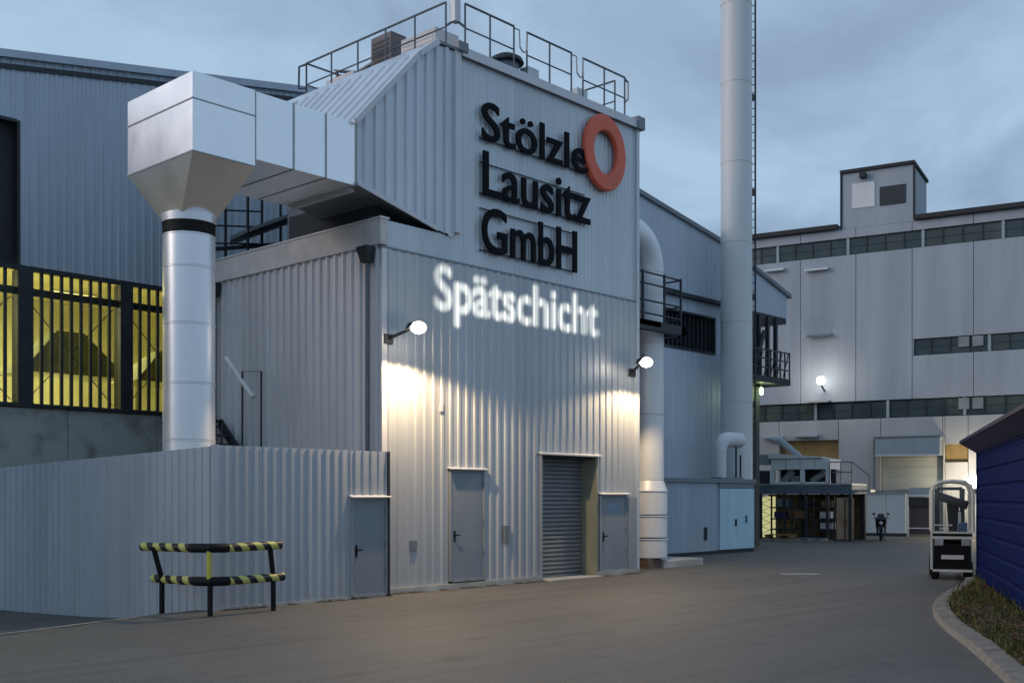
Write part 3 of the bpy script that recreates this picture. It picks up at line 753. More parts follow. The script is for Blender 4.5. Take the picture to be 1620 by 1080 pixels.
b = MB(); b.tube(C0 + Vector((0.02, 0.02, -0.05)), C0 + Vector((0.02, 0.02, ZL)), 0.045, 12); b.build('post', BLACK, cb, smooth=True)
b = MB(); b.tube(C0 + Vector((0.0, 0.02, ZL)), C0 + Vector((0.0, 0.02, ZT)), 0.04, 12); b.build('yellow_post', YEL, cb, smooth=True)

# ------------------------------------------------------------------ stair along the left flank behind the fence
st = thing('outside_stair', 'dark steel stair with pale handrail against the left flank, behind the fence', 'staircase', (-0.9, 3.5, 0))
b = MB(); b.tube((-0.92, 4.28, 5.10), (-0.92, 3.22, 4.16), 0.055, 10); b.build('pale_handrail', BOXW, st, smooth=True)
sa, sb = Vector((0, 5.6, 3.75)), Vector((0, 1.4, 0.0))
for x in (-0.95, -0.25): MB().bar((x, sa.y, sa.z), (x, sb.y, sb.z), 0.05, 0.22).build('stringer', DARKST, st)
me = MB().box(-0.93, -0.27, -0.13, 0.13, -0.02, 0.02).mesh('tread', DARKST)
inv = MW[st.name].inverted()
for i in range(17):
    q = sa.lerp(sb, (i + 0.5) / 17); link('tread', me, st, loc=inv @ Vector((0, q.y, q.z)))
b = MB(); b.path([(-0.92, 3.64, 3.0), (-0.92, 3.64, 4.75), (-0.92, 2.92, 4.70), (-0.92, 2.92, 2.2)], 0.025, 6); b.build('guard_frame', DARKST, st)
for y in (4.9, 4.4, 2.2, 1.4):
    z = sb.z + (y - sb.y) / (sa.y - sb.y) * (sa.z - sb.z); MB().tube((-0.95, y, z), (-0.95, y, z + 0.95), 0.022, 6).build('stair_post', DARKST, st)
b = MB(); b.box(-0.98, -0.2, 5.5, 7.0, 3.75, 3.81); b.build('landing', DARKST, st)

# gangway on the annex roof behind the duct
gw = thing('roof_gangway', 'sloping steel gangway with railings seen behind the duct, above the low side roof', 'gangway', (2.0, 7.2, 7.56))
b = MB(); b.bar((1.45, 7.5, 8.78), (3.0, 7.2, 9.55), 0.9, 0.09); b.build('deck', GALV, gw)
b = MB(); b.bar((1.45, 7.5, 8.66), (3.0, 7.2, 9.42), 0.8, 0.12); b.build('deck_frame', DARKST, gw)
for x, y, z0, z1 in ((2.95, 6.75, 0.0, 11.0), (3.08, 6.75, 0.0, 11.0), (2.9, 7.6, 0.0, 10.6), (1.5, 7.05, 0.0, 10.1), (1.0, 7.3, 0.0, 9.4), (2.1, 7.3, 0.0, 10.4)):
    MB().bar((x, y, z0), (x, y, z1), 0.05, 0.05).build('post', DARKST, gw)
for z in (9.45, 9.05, 8.6): MB().tube((0.55, 7.3, z - 0.2), (2.0, 7.2, z), 0.025, 6).build('rail', DARKST, gw)
for z in (9.95, 10.4): MB().tube((1.0, 7.3, z - 0.1), (2.95, 7.0, z + 0.35), 0.02, 6).build('rail', DARKST, gw)
b = MB(); b.bar((0.6, 7.3, 8.25), (2.6, 7.2, 8.7), 0.06, 0.1); b.build('rail', DARKST, gw)

# ------------------------------------------------------------------ left hall with lit glazing
lh = thing('furnace_hall', 'long blue-grey corrugated hall with glowing yellow glazing, behind the exhaust pipe', 'factory building', (-8, 10, 0))
HY = 10.0
def htop(x): return 12.62 + 0.172 * (x + 3.55)
XA, XB = -24.0, 9.0
b = MB()
b.corr((-3.07, HY), (1, 0), (0, -1), XB + 3.07, 7.68, lambda u: htop(-3.07 + u), 0.24, 0.022, 0.62)
b.corr((-6.3, HY), (1, 0), (0, -1), 3.23, 11.15, lambda u: htop(-6.3 + u), 0.24, 0.022, 0.62)
b.corr((XA, HY), (1, 0), (0, -1), -6.3 - XA, 7.68, lambda u: htop(XA + u), 0.24, 0.022, 0.62)
b.build('wall_cladding', HALL, lh)
b = MB(); b.prism([(XA - 0.3, htop(XA) - 0.02), (XB, htop(XB) - 0.02), (XB, htop(XB) + 0.18), (XA - 0.3, htop(XA) + 0.14)], 'y', HY - 0.14, HY + 26); b.build('roof', HALL, lh)
b = MB(); b.prism([(XA - 0.3, htop(XA) - 0.28), (XB, htop(XB) - 0.28), (XB, htop(XB) - 0.16), (XA - 0.3, htop(XA) - 0.16)], 'y', HY - 0.06, HY - 0.035); b.build('verge_shadow_trim', DARKST, lh)
MB().box(-6.25, -3.12, HY + 0.25, HY + 0.4, 7.7, 11.15).build('dark_door', DARK, lh)
b = MB(); b.box(-3.14, -3.07, HY - 0.03, HY + 0.3, 7.66, 11.2); b.box(-6.3, -3.14, HY - 0.03, HY + 0.3, 11.14, 11.22); b.build('door_frame', DARKST, lh)
# concrete plinth, cast in lifts
px = XA
while px < 6:
    MB().cbox(px + 0.008, px + 2.45, HY - 0.05, HY + 0.3, -0.8, 4.18, 0.012).build('concrete_panel', CONCD, lh); px += 2.458
MB().box(XA, 6, HY - 0.12, HY + 0.3, 4.2, 4.29).build('sill', DARKST, lh)
b = MB(); b.box(XA, 6, HY - 0.04, HY + 0.12, 7.56, 7.675); b.build('window_head', DARKST, lh)
cols = [(-9.5, -9.1), (-6.15, -5.75), (-3.14, -2.76), (-0.47, -0.12), (2.2, 2.5), (4.9, 5.2)]
for a, c in cols: MB().box(a, c, HY - 0.06, HY + 0.3, 4.29, 7.56).build('column', DARKST, lh)
PW = 0.258
me_p = MB().box(0.0, PW - 0.06, HY + 0.05, HY + 0.056, 4.29, 7.56).mesh('glass_pane', GL_Y)
me_m = MB().box(-0.06, 0.014, HY + 0.02, HY + 0.09, 4.29, 7.56).mesh('mullion', DARKST)
for (a, c), (a2, c2) in zip(cols, cols[1:]):
    n = round((a2 - c) / PW); w = (a2 - c) / n
    for i in range(n):
        link('glass_pane', me_p, lh, loc=(8 + c + i * w + 0.03, -10, 0))
        if i: link('mullion', me_m, lh, loc=(8 + c + i * w + 0.015, -10, 0))
    MB().box(c, a2, HY + 0.12, HY + 0.2, 6.98, 7.16).build('cross_rail', DARKST, lh)
    b = MB(); b.tube((c, HY + 0.35, 4.4), (a2, HY + 0.35, 6.95), 0.014, 6); b.tube((c, HY + 0.38, 6.95), (a2, HY + 0.38, 4.4), 0.014, 6); b.build('wind_brace', DARKST, lh)
# interior
b = MB(); b.box(XA, 8.9, HY + 11.8, HY + 12, 0, 12.5); b.box(XA, 8.9, HY + 0.4, HY + 11.8, 4.0, 4.15); b.box(XA, 8.9, HY + 0.42, HY + 11.8, 9.0, 9.1); b.box(8.75, 8.9, HY + 0.4, HY + 11.8, 4.15, 9.0); b.box(XA, XA + .1, HY + 0.4, HY + 11.8, 4.15, 9.0)
b.build('interior_lining', INWALL, lh)
for px_, pw, ph in ((-0.55, 1.5, 2.45), (-5.3, 1.9, 2.0), (2.6, 1.4, 2.2)):
    t = thing('batch_hopper', {-0.55: 'dark peaked hopper seen through the middle lit bay of glazing', -5.3: 'dark peaked hopper seen through the left lit bay of glazing', 2.6: 'dark peaked hopper seen through the bay behind the exhaust pipe'}[px_], 'hopper', (px_, HY + 3, 4.15), 0, 'hoppers inside the lit hall')
    MB().hull4([(px_ - pw, HY + 2.2, 5.35), (px_ + pw, HY + 2.2, 5.35), (px_ + pw, HY + 4, 5.35), (px_ - pw, HY + 4, 5.35)], [(px_ - 0.3, HY + 2.8, 4.15 + ph), (px_ + 0.5, HY + 2.8, 4.15 + ph), (px_ + 0.5, HY + 3.4, 4.15 + ph), (px_ - 0.3, HY + 3.4, 4.15 + ph)]).build('hopper_hood', INDARK, t)
    b = MB()
    for sx in (-0.9, 0.9): b.box(px_ + sx * pw - 0.06, px_ + sx * pw + 0.06, HY + 2.3, HY + 2.42, 4.15, 5.35)
    b.build('leg', INDARK, t)
for k, x in enumerate((-6.0, -2.0, 1.6)):
    t = thing('tube_light', ('glowing tube light behind the left bay of the lit hall glazing', 'glowing tube light behind the middle bay of the lit hall glazing', 'glowing tube light behind the hall bay hidden by the exhaust pipe')[k], 'light', (x, HY + 7, 8.4), 0, 'tube lights inside the hall')
    MB().tube((x - 0.7, HY + 7, 8.4), (x + 0.7, HY + 7, 8.4), 0.05, 8).build('tube', TUBE, t)
    MB().box(x - 0.75, x + 0.75, HY + 6.9, HY + 7.1, 8.46, 8.54).build('fitting', FKW, t)
    l = bpy.data.lights.new('hall_light', 'AREA'); l.energy = 430; l.size = 1.4; l.size_y = 0.4; l.shape = 'RECTANGLE'; l.color = (0.98, 0.90, 0.50)
    lo = bpy.data.objects.new('hall_light', l); COL.objects.link(lo); lo.parent = t; lo.location = (0, 0, -0.1)
for x, e_ in ((0.3, 95), (-4.2, 60)):
    l = bpy.data.lights.new('furnace_glow', 'POINT'); l.energy = e_; l.shadow_soft_size = 0.3; l.color = (1.0, 0.85, 0.42)
    lo = bpy.data.objects.new('furnace_glow', l); COL.objects.link(lo); lo.parent = lh; lo.location = (x + 8, 5.5, 4.75)

# ------------------------------------------------------------------ side hall on the right with eave opening
sh = thing('side_hall', 'smooth blue-grey gabled hall behind the chimney and white downpipe', 'factory building', (18, 6, 0))
SY = 6.0
def stop(x): return 12.0 - (x - 21.5) * 0.155 if x < 22.4 else 11.86 - (x - 22.4) * 0.265
pts = [(9.2, 7.9)] + [(9.2, stop(9.2)), (22.4, stop(22.4)), (27.6, stop(27.6)), (27.6, 9.85), (22.4, 9.75), (9.2, 9.2)]
def quadwall(x0, x1, zb, zt, pitch=0.3, depth=0.012, m=SIDE, nm='wall_cladding', y=SY):
    MB().corr((x0, y), (1, 0), (0, -1), x1 - x0, zb, zt, pitch, depth, 0.75).build(nm, m, sh)
quadwall(9.2, 27.6, lambda u: 9.55, lambda u: stop(9.2 + u))
quadwall(9.2, 22.6, 8.85, 9.40)
quadwall(9.2, 18.5, 2.4, 8.85); quadwall(21.95, 22.6, 2.4, 8.85); quadwall(18.5, 21.95, 2.4, 7.55)
MB().box(9.2, 22.9, SY - 0.25, SY + 0.05, 9.41, 9.54).build('drip_moulding', DARKST, sh)
b = MB(); b.prism([(9.0, stop(9.0)), (22.4, stop(22.4)), (27.8, stop(27.8)), (27.8, stop(27.8) + 0.16), (22.4, stop(22.4) + 0.16), (9.0, stop(9.0) + 0.16)], 'y', SY - 0.12, SY + 14); b.build('roof', TRIMD, sh)
MB().box(18.5, 21.95, SY + 0.5, SY + 0.6, 7.5, 8.9).build('louvre_opening', DARK, sh)
me = MB().box(-0.03, 0.03, SY + 0.1, SY + 0.3, 7.55, 8.85).mesh('louvre_bar', DARKST)
for i in range(12): link('louvre_bar', me, sh, loc=(18.7 + i * 0.28 - 18, -6, 0))
b = MB(); b.box(18.46, 18.56, SY - 0.03, SY + 0.5, 7.5, 8.9); b.box(21.9, 22.0, SY - 0.03, SY + 0.5, 7.5, 8.9); b.box(18.56, 21.9, SY - 0.03, SY + 0.5, 7.46, 7.56); b.box(18.56, 21.9, SY - 0.03, SY + 0.5, 8.84, 8.92); b.build('opening_frame', DARKST, sh)
b = MB(); b.box(9.2, 22.6, SY + 0.62, SY + 13, 0, 9.6); b.build('inner_shell', TRIMD, sh)
MB().box(23.6, 27.5, SY - 0.02, SY + 6, 9.3, 9.54).build('canopy_soffit', DARKST, sh)

# lower annex with pale door
la = thing('lower_annex', 'low flat grey annex under the chimney with pale blue double door', 'annex', (17.8, 3.6, 0))
MB().corr((12.6, 3.6), (1, 0), (0, -1), 5.8, 0.12, 2.5, 0.3, 0.012, 0.75).build('wall_cladding', LOWAN, la)
MB().box(12.6, 20.75, 3.66, 5.98, 0.0, 2.46).build('shell', TRIMD, la)
b = MB(); b.box(12.55, 20.8, 3.5, 5.98, 2.48, 2.62); b.build('roof', TRIMD, la)
MB().box(18.4, 20.74, 3.56, 3.66, 2.3, 2.47).build('lintel', TRIMD, la)
d = MB().cbox(18.42, 19.56, 3.54, 3.62, 0.14, 2.28, 0.01).build('pale_door', PALEBLUE, la)
MB().box(19.40, 19.46, 3.49, 3.54, 0.95, 1.2).build('handle', DARKST, d)
d = MB().cbox(19.57, 20.72, 3.54, 3.62, 0.14, 2.28, 0.01).build('pale_door', PALEBLUE, la)
MB().box(20.1, 20.2, 3.525, 3.54, 1.05, 1.32).build('lock_plate', DARKST, d)
MB().box(12.6, 20.74, 3.57, 3.66, 0.0, 0.12).build('base_strip', DARK, la)
MB().box(17.5, 17.6, 3.53, 3.59, 0.5, 0.95).build('vent_slot', DARKST, la)

# ------------------------------------------------------------------ white downpipe duct right of the tower
wd = thing('white_duct', 'tall white bent ventilation duct at the right edge of the tower', 'duct', (10.75, 1.1, 0))
X0, Y0, r_ = 10.72, 1.1, 0.46
pts = [(9.0, 1.1, 9.30)]
for k in range(0, 10):
    a = R(90 - k * 10); pts.append((X0 - 0.95 + 0.95 * math.cos(a), 1.1, 8.35 + 0.95 * math.sin(a)))
b = MB(); b.path(pts + [(X0, 1.1, 8.3)], r_, 28); b.build('elbow', PIPEW, wd, smooth=True)
for z0, z1 in ((6.3, 8.3), (4.3, 6.3), (2.45, 4.3)):
    MB().lathe([(r_ - 0.01, 0), (r_, 0.01), (r_, z1 - z0 - 0.02), (r_ + 0.012, z1 - z0 - 0.015), (r_ + 0.012, z1 - z0)], (X0, Y0, z0), 28).build('pipe_section', PIPEW, wd, smooth=True)
MB().lathe([(r_, 0.28), (r_ + 0.10, 0.0)], (X0, Y0, 2.17), 28).build('reducer', PIPEW, wd, smooth=True)
for z0, z1 in ((1.5, 2.17), (0.86, 1.47), (0.28, 0.83)):
    MB().lathe([(r_ + 0.08, 0), (r_ + 0.10, 0.02), (r_ + 0.10, z1 - z0 - 0.04), (r_ + 0.125, z1 - z0 - 0.03), (r_ + 0.125, z1 - z0), (r_ + 0.06, z1 - z0)], (X0, Y0, z0), 28).build('lower_section', PIPEW, wd, smooth=True)
b = MB(); b.box(X0 - 0.5, X0 + 0.1, Y0 - 0.4, Y0 + 0.4, 0.0, 0.28); b.build('brick_footing', BRICK, wd)
MB().cbox(X0 + 0.1, X0 + 2.1, Y0 - 0.5, Y0 + 1.3, -0.05, 0.2, 0.02).build('concrete_slab', CONC, wd)
b = MB(); b.bar((8.8, 0.7, 4.2), (9.9, 0.6, 5.9), 0.05, 0.05); b.build('stay_rod', GALV, wd)

# platform with rails between tower and side hall
pf = thing('service_platform', 'dark steel service platform with railings wrapped around the white duct', 'platform', (12.5, 2.6, 6.9))
MB().box(9.2, 11.3, 1.75, 3.9, 6.75, 6.95).build('deck', DARKST, pf)
b = MB(); b.box(9.0, 11.3, 0.2, 0.42, 6.5, 6.75); b.box(11.1, 11.3, 0.2, 3.9, 6.5, 6.75); b.box(9.0, 10.1, 0.2, 1.75, 6.6, 6.75); b.build('edge_beam', DARKST, pf)
for a, c in (((9.0, 0.3, 0), (11.2, 0.3, 0)), ((11.2, 0.3, 0), (11.2, 3.8, 0))):
    for z in (6.95, 7.3, 7.75, 8.05): MB().tube((a[0], a[1], z), (c[0], c[1], z), 0.025, 6).build('rail', DARKST, pf)
for x, y in ((9.4, 0.3), (10.4, 0.3), (11.2, 0.3), (11.2, 1.8), (11.2, 3.7)): MB().bar((x, y, 6.5), (x, y, 8.1), 0.05, 0.05).build('post', DARKST, pf)
MB().cbox(11.35, 11.85, 2.6, 3.1, 6.6, 7.4, 0.02).build('motor_box', DARKST, pf)
b = MB(); b.box(11.2, 11.35, 2.7, 5.95, 6.6, 6.75); b.build('wall_beam', DARKST, pf)

# ------------------------------------------------------------------ chimney
ch = thing('chimney', 'very tall pale steel chimney rising out of the picture, with a ladder', 'chimney', (21.56, 4.8, 2.62))
cz = [2.62, 5.6, 8.6, 11.6, 14.6, 17.6, 20.6, 24.0, 28.0, 32.0]
for z0, z1 in zip(cz, cz[1:]):
    ra, rb = 0.60 - (z0 - 2.6) * 0.0015, 0.60 - (z1 - 2.6) * 0.0015
    MB().lathe([(ra, 0), (rb, z1 - z0 - 0.06), (rb + 0.012, z1 - z0 - 0.055), (rb + 0.012, z1 - z0)], (21.65, 4.85, z0), 36).build('shaft_section', CHIM, ch, smooth=True)
b = MB()
for sx in (-0.2, 0.2): b.bar((22.18, 4.55 + sx, 2.7), (22.18, 4.55 + sx, 32), 0.05, 0.05)
for i in range(95): b.bar((22.18, 4.35, 2.9 + i * 0.3), (22.18, 4.75, 2.9 + i * 0.3), 0.025, 0.025)
b.build('ladder', DARKST, ch)
b = MB(); b.tube((22.32, 4.75, 2.7), (22.32, 4.75, 32), 0.045, 8); b.build('cable_pipe', TRIMD, ch, smooth=True)
me = MB().box(-0.12, 0.12, -0.08, 0.08, -0.12, 0.12).mesh('cable_clamp', DARKST)
for z in (5.5, 8.6, 9.6, 13.6, 17.2): link('cable_clamp', me, ch, loc=(22.3 - 21.56, -0.2, z - 2.62))
b = MB(); b.path([(20.4, 3.75, 2.7), (19.4, 3.75, 2.9)], 0.1, 8)
t = thing('flue_elbow', 'white insulated pipe elbow at the foot of the chimney', 'pipe', (19.6, 3.95, 2.62))
b = MB(); b.path([(19.1, 3.95, 2.62), (19.1, 3.95, 3.6), (19.14, 3.95, 3.85), (19.3, 3.95, 4.0), (19.6, 3.95, 4.05), (20.5, 4.05, 4.05)], [0.2, 0.2, 0.24, 0.27, 0.28, 0.28], 16); b.build('insulated_pipe', BOXW, t, smooth=True)
MB().box(18.8, 20.3, 3.7, 4.2, 2.62, 2.68).build('base_plate', TRIMD, t)
b = MB(); b.bar((19.9, 3.8, 2.68), (19.9, 3.8, 3.8), 0.05, 0.05); b.bar((20.2, 3.8, 2.68), (20.2, 3.8, 3.5), 0.05, 0.05); b.build('support', DARKST, t)

# gantry under the side hall's canopy
gt = thing('access_gantry', 'dark steel access gantry under the canopy right of the chimney', 'gantry', (25.2, 5.5, 0))
for x in (23.9, 24.4, 25.1, 25.75): MB().bar((x, 5.5, 6.5), (x, 5.5, 9.3), 0.14, 0.14).build('hanger', DARKST, gt)
MB().box(22.9, 25.9, 4.9, 6.8, 6.5, 6.75).build('landing', DARKST, gt)
for z in (7.1, 7.45, 7.8): MB().tube((22.9, 4.95, z), (25.9, 4.95, z), 0.03, 6).build('rail', DARKST, gt)
for i in range(9): MB().bar((22.9 + i * 0.375, 4.95, 6.7), (22.9 + i * 0.375, 4.95, 7.85), 0.045, 0.045).build('rail_post', DARKST, gt)
b = MB(); b.bar((23.4, 5.3, 6.4), (24.5, 5.3, 8.6), 0.08, 0.2); b.bar((23.6, 5.6, 6.4), (24.7, 5.6, 8.6), 0.08, 0.2); b.build('stair_flight', DARKST, gt)
b = MB()
for i in range(6): b.bar((22.95 + i * 0.5, 5.0, 6.75), (23.4 + i * 0.5, 5.0, 7.8), 0.03, 0.03)
b.build('lattice', DARKST, gt)
MB().box(23.7, 24.65, 5.6, 6.6, 0.0, 6.5).build('lift_shaft', mat('shaft_green_grey', (0.045, 0.06, 0.055), 0.7, 0, 0.25, 1.2), gt)
t = thing('gantry_lamp', 'small greenish lamp glowing under the gantry landing', 'lamp', (24.45, 5.35, 6.2))
MB().lathe([(0.0, 0.0), (0.07, 0.05), (0.085, 0.2), (0.05, 0.3), (0.0, 0.32)], (24.45, 5.4, 6.05), 14).build('globe', LAMPG, t, smooth=True)
MB().box(24.39, 24.51, 5.42, 5.6, 6.4, 6.5).build('bracket', DARKST, t)
l = bpy.data.lights.new('gantry_glow', 'POINT'); l.energy = 22; l.color = (0.85, 1.0, 0.5); l.shadow_soft_size = 0.1
lo = bpy.data.objects.new('gantry_glow', l); COL.objects.link(lo); lo.parent = t; lo.location = (0.1, -0.35, -0.1)

# ------------------------------------------------------------------ big pale building at the end of the road (own axes: x along it, y into it)
BO = (40.19, 5.96, 0.0); BR = R(-77.222)
bb = thing('production_building', 'long pale rendered factory block with window bands and rooftop box, at the road end', 'factory building', BO, BR)
def LB(mb, nm, m, par=None, **k): return mb.build(nm, m, par or bb, local=True, **k)
S0, S1 = -15.0, 14.0
bays = [S0 + 2.9 * i for i in range(11)]
def panel(s0, s1, z0, z1, m=BIGW, d=0.0): LB(MB().cbox(s0 + 0.012, s1 - 0.012, d, d + 0.4, z0, z1, 0.015), 'wall_panel', m)
bays = [-14.3, -11.4, -8.5, -5.6, -2.7, 0.1, 3.0, 5.9, 8.8, 11.7, 14.6]
for a, c in zip(bays, bays[1:]):
    panel(a, c, 15.52, 15.98)
    if a >= 0: panel(a, c, 10.0, 14.62); panel(a, c, 6.97, 9.15)
    else: panel(a, c, 6.97, 14.62)
LB(MB().box(-14.3, 14.6, 0.02, 0.4, 16.0, 16.1), 'roof_parapet', BIGW)
LB(MB().box(-14.5, -3.6, -0.3, 12, 16.02, 16.24), 'roof_edge', ROOFD); LB(MB().box(0.2, 14.9, -0.3, 12, 16.02, 16.24), 'roof_edge', ROOFD); LB(MB().box(-3.6, 0.2, 4, 12, 16.02, 16.24), 'roof_edge', ROOFD)
# ground floor: panels around the openings
for a, c, z0, z1 in ((-14.3, -6.75, 0, 6.03), (-6.75, -3.6, 4.98, 6.03), (-3.6, -1.45, 0, 6.03), (-1.45, 1.56, 4.06, 6.03), (1.56, 1.66, 0, 6.03), (1.66, 2.75, 4.62, 6.03), (1.66, 2.75, 0, 3.72), (2.75, 5.9, 0, 6.03), (5.9, 8.8, 0, 6.03), (8.8, 14.6, 0, 6.03)):
    panel(a, c, z0, z1, BIGLOW)
LB(MB().box(-14.3, 14.6, 0.42, 12, 0, 15.95), 'inner_shell', DARK)
LB(MB().box(-6.75, -3.6, 0.3, 0.4, 3.3, 4.98), 'lit_opening_panel', OCHRE)  # stands for the lit interior, its glow only in the colour
LB(MB().box(-6.75, -3.6, 0.25, 0.35, 0.0, 3.3), 'shutter', BIGLOW)
LB(MB().box(1.68, 2.73, 0.2, 0.3, 3.73, 4.61), 'lit_opening_panel', OCHRE)
# gate and canopy
LB(MB().box(-1.43, 1.55, 0.28, 0.36, 0.0, 4.06), 'gate_leaf', WGREEN)
me = MB().box(-1.42, 1.54, 0.25, 0.28, 0.0, 0.45).mesh('gate_section', WGREEN)
for i in range(8): link('gate_section', me, bb, loc=(0, 0, 0.04 + i * 0.5))
LB(MB().prism([(-1.1, 4.95), (-1.12, 4.1), (-1.02, 4.1), (-0.95, 4.85), (0.0, 4.85), (0.0, 4.95)], 'x', -1.5, 1.6), 'gate_canopy', AWN)
LB(MB().box(-1.5, 1.6, -1.16, -1.10, 4.03, 4.10), 'canopy_edge', TRIM)
LB(MB().box(-1.65, -1.5, -0.9, 0.0, 0.0, 4.9), 'canopy_cheek', TRIMD)
LB(MB().box(-1.6, 1.66, -1.15, 0.0, 4.955, 5.03), 'canopy_lid', TRIMD)
# window bands
wid = 0.93
def band(s0, s1, z0, z1, mats, skip=()):
    LB(MB().box(s0, s1, 0.3, 0.4, z0, z1), 'window_back', DARK)
    n = round((s1 - s0) / wid); w = (s1 - s0) / n
    mp = {m.name: MB().box(0.03, w - 0.03, 0.14, 0.17, z0 + 0.03, z1 - 0.03).mesh('window_pane', m) for m in set(mats)}
    me_b = MB().box(-0.03, 0.03, 0.08, 0.2, z0, z1).mesh('window_mullion', DARKST)
    me_t = MB().box(-0.07, 0.07, 0.04, 0.2, z0, z1).mesh('window_post', AWN)
    me_h = MB().box(0.03, w - 0.03, 0.12, 0.16, (z0 + z1) / 2 - 0.015, (z0 + z1) / 2 + 0.015).mesh('window_transom', DARKST)
    for i in range(n):
        m = mats[(i * 7 + i // 3) % len(mats)]
        link('window_pane', mp[m.name], bb, loc=(s0 + i * w, 0, 0)); link('window_transom', me_h, bb, loc=(s0 + i * w, 0, 0))
        link('window_post' if i % 4 == 0 else 'window_mullion', me_t if i % 4 == 0 else me_b, bb, loc=(s0 + i * w, 0, 0))
band(-14.3, 14.6, 14.64, 15.50, [WGL, WGL, WGL2, WGL, WGL2])
band(-8.5, 14.6, 6.05, 6.95, [WGL2, WGL, WGL2, WGL, WGL])
band(0.1, 14.6, 9.17, 9.98, [WGL, WGL, WGL2])
LB(MB().box(-14.3, -8.5, 0.1, 0.4, 6.04, 6.96), 'blind_window', BIGW)
for s in (2.3, 2.95):
    for z0, z1 in ((6.1, 6.9), (9.2, 9.95)): LB(MB().box(s, s + 0.5, 0.0, 0.13, z0 + 0.25, z1), 'vent_window', WGL3)
# rooftop box
rb = LB(MB().cbox(-3.42, 0.15, 0.03, 3.9, 15.99, 18.9, 0.02), 'rooftop_box', BIGW)
LB(MB().box(-3.5, 0.24, -0.12, 4.0, 18.9, 19.06), 'box_roof', ROOFD, rb); LB(MB().box(-3.5, -3.43, -0.05, 0.2, 16.0, 18.9), 'box_edge_trim', ROOFD, rb); LB(MB().box(0.16, 0.23, -0.05, 0.2, 16.3, 18.9), 'box_edge_trim', ROOFD, rb)
lv = LB(MB().box(-1.5, -0.22, -0.02, 0.03, 16.98, 17.94), 'louvre_window', DARKST, rb)
LB(MB().box(-2.9, -1.75, -0.01, 0.03, 17.0, 18.3), 'repaired_patch', CHIM, rb)
LB(MB().box(-2.45, -2.15, -0.35, 0.03, 18.5, 18.75), 'box_lamp', ROOFD, rb)
# wall fittings
for s0, s1, z, m, d in ((-7.5, -6.45, 14.3, BOXW, 0.3), (-5.3, -4.1, 14.1, BOXW, 0.3), (-5.2, -3.9, 10.6, TRIMD, 0.35), (-5.1, -4.0, 7.1, GALV, 0.5), (-5.9, -4.6, 5.3, AWN, 0.5), (-7.6, -6.5, 5.25, AWN, 0.5)):
    LB(MB().prism([(0, z), (-d, z - 0.08), (-d, z - 0.16), (0, z - 0.12)], 'x', s0, s1), 'wall_shelf', m)
LB(MB().box(-8.5, -8.3, -0.1, 0.0, 0, 14.6), 'rain_pipe', BIGW)

def wall_lamp(s, z, d, label, power, rad=0.22, col=(1, 0.93, 0.78), m=LAMPC):
    M_ = MW[bb.name]; w = M_ @ Vector((s, -d, z))
    t = thing('wall_lamp', label, 'lamp', tuple(w), BR, 'globe lamps on the pale factory block')
    MB().lathe([(0, -rad)] + [(rad * math.cos(R(a)), rad * math.sin(R(a))) for a in range(-75, 90, 15)] + [(0, rad)], (0, 0, 0), 18).build('globe', m, t, local=True, smooth=True)
    b = MB(); b.bar((0, 0.1, -rad - 0.02), (0, d - 0.02, -rad - 0.25), 0.07, 0.07); b.box(-0.10, 0.10, -0.10, 0.10, -rad - 0.06, -rad); b.build('bracket', DARKST, t, local=True)
    l = bpy.data.lights.new('lamp_glow', 'POINT'); l.energy = power; l.color = col; l.shadow_soft_size = 0.1
    lo = bpy.data.objects.new('lamp_glow', l); COL.objects.link(lo); lo.parent = t; lo.location = (0, -rad - 0.15, 0.0)
    return t
wall_lamp(-4.31, 8.05, 0.8, 'bright white globe lamp above the lower window band of the pale block', 45)
wall_lamp(3.12, 2.72, 0.7, 'bright warm lamp low on the pale block just beside the blue container', 260, 0.30, (1.0, 0.80, 0.55), LAMPW)

# low white wall, dark entrance frame
t = thing('low_white_wall', 'low pale screen wall behind the parked motorcycle', 'wall', BO, BR)
for i in range(3): LB(MB().cbox(-2.84 + i * 0.95 + 0.006, -2.84 + (i + 1) * 0.95 - 0.006, -1.2, -1.0, 0.0, 2.12, 0.01), 'wall_slab', mat('screen_pale_%d' % i, (0.52, 0.56, 0.57), 0.7, 0, 0.06, 1.5), t)
LB(MB().box(-2.86, 0.03, -1.24, -0.96, 2.12, 2.18), 'coping', AWN, t); LB(MB().box(-2.84, 0.01, -1.21, -0.99, -0.02, 0.16), 'skirting', DARKST, t)
t = thing('entrance_shelter', 'dark little entrance shelter with white frame left of the white-cab vehicle', 'shelter', BO, BR)
LB(MB().box(0.12, 1.2, -0.9, -0.85, 0.1, 1.95), 'back_screen', mat('screen_plum', (0.07, 0.05, 0.055), 0.5), t)
b = MB(); b.bar((0.07, -1.0, 0), (0.07, -1.0, 2.05), 0.07, 0.07); b.bar((1.25, -1.0, 0), (1.25, -1.0, 2.05), 0.07, 0.07); b.bar((0.0, -1.0, 2.05), (1.6, -1.0, 2.05), 0.09, 0.09); b.bar((0.07, -1.0, 0.42), (1.9, -1.0, 0.42), 0.05, 0.05); LB(b, 'frame', BOXW, t)
LB(MB().box(0.1, 1.2, -1.0, -0.9, 1.5, 1.95), 'awning', DARK, t)
LB(MB().box(0.15, 1.2, -1.05, 0.0, 2.1, 2.45), 'roof', AWN, t)

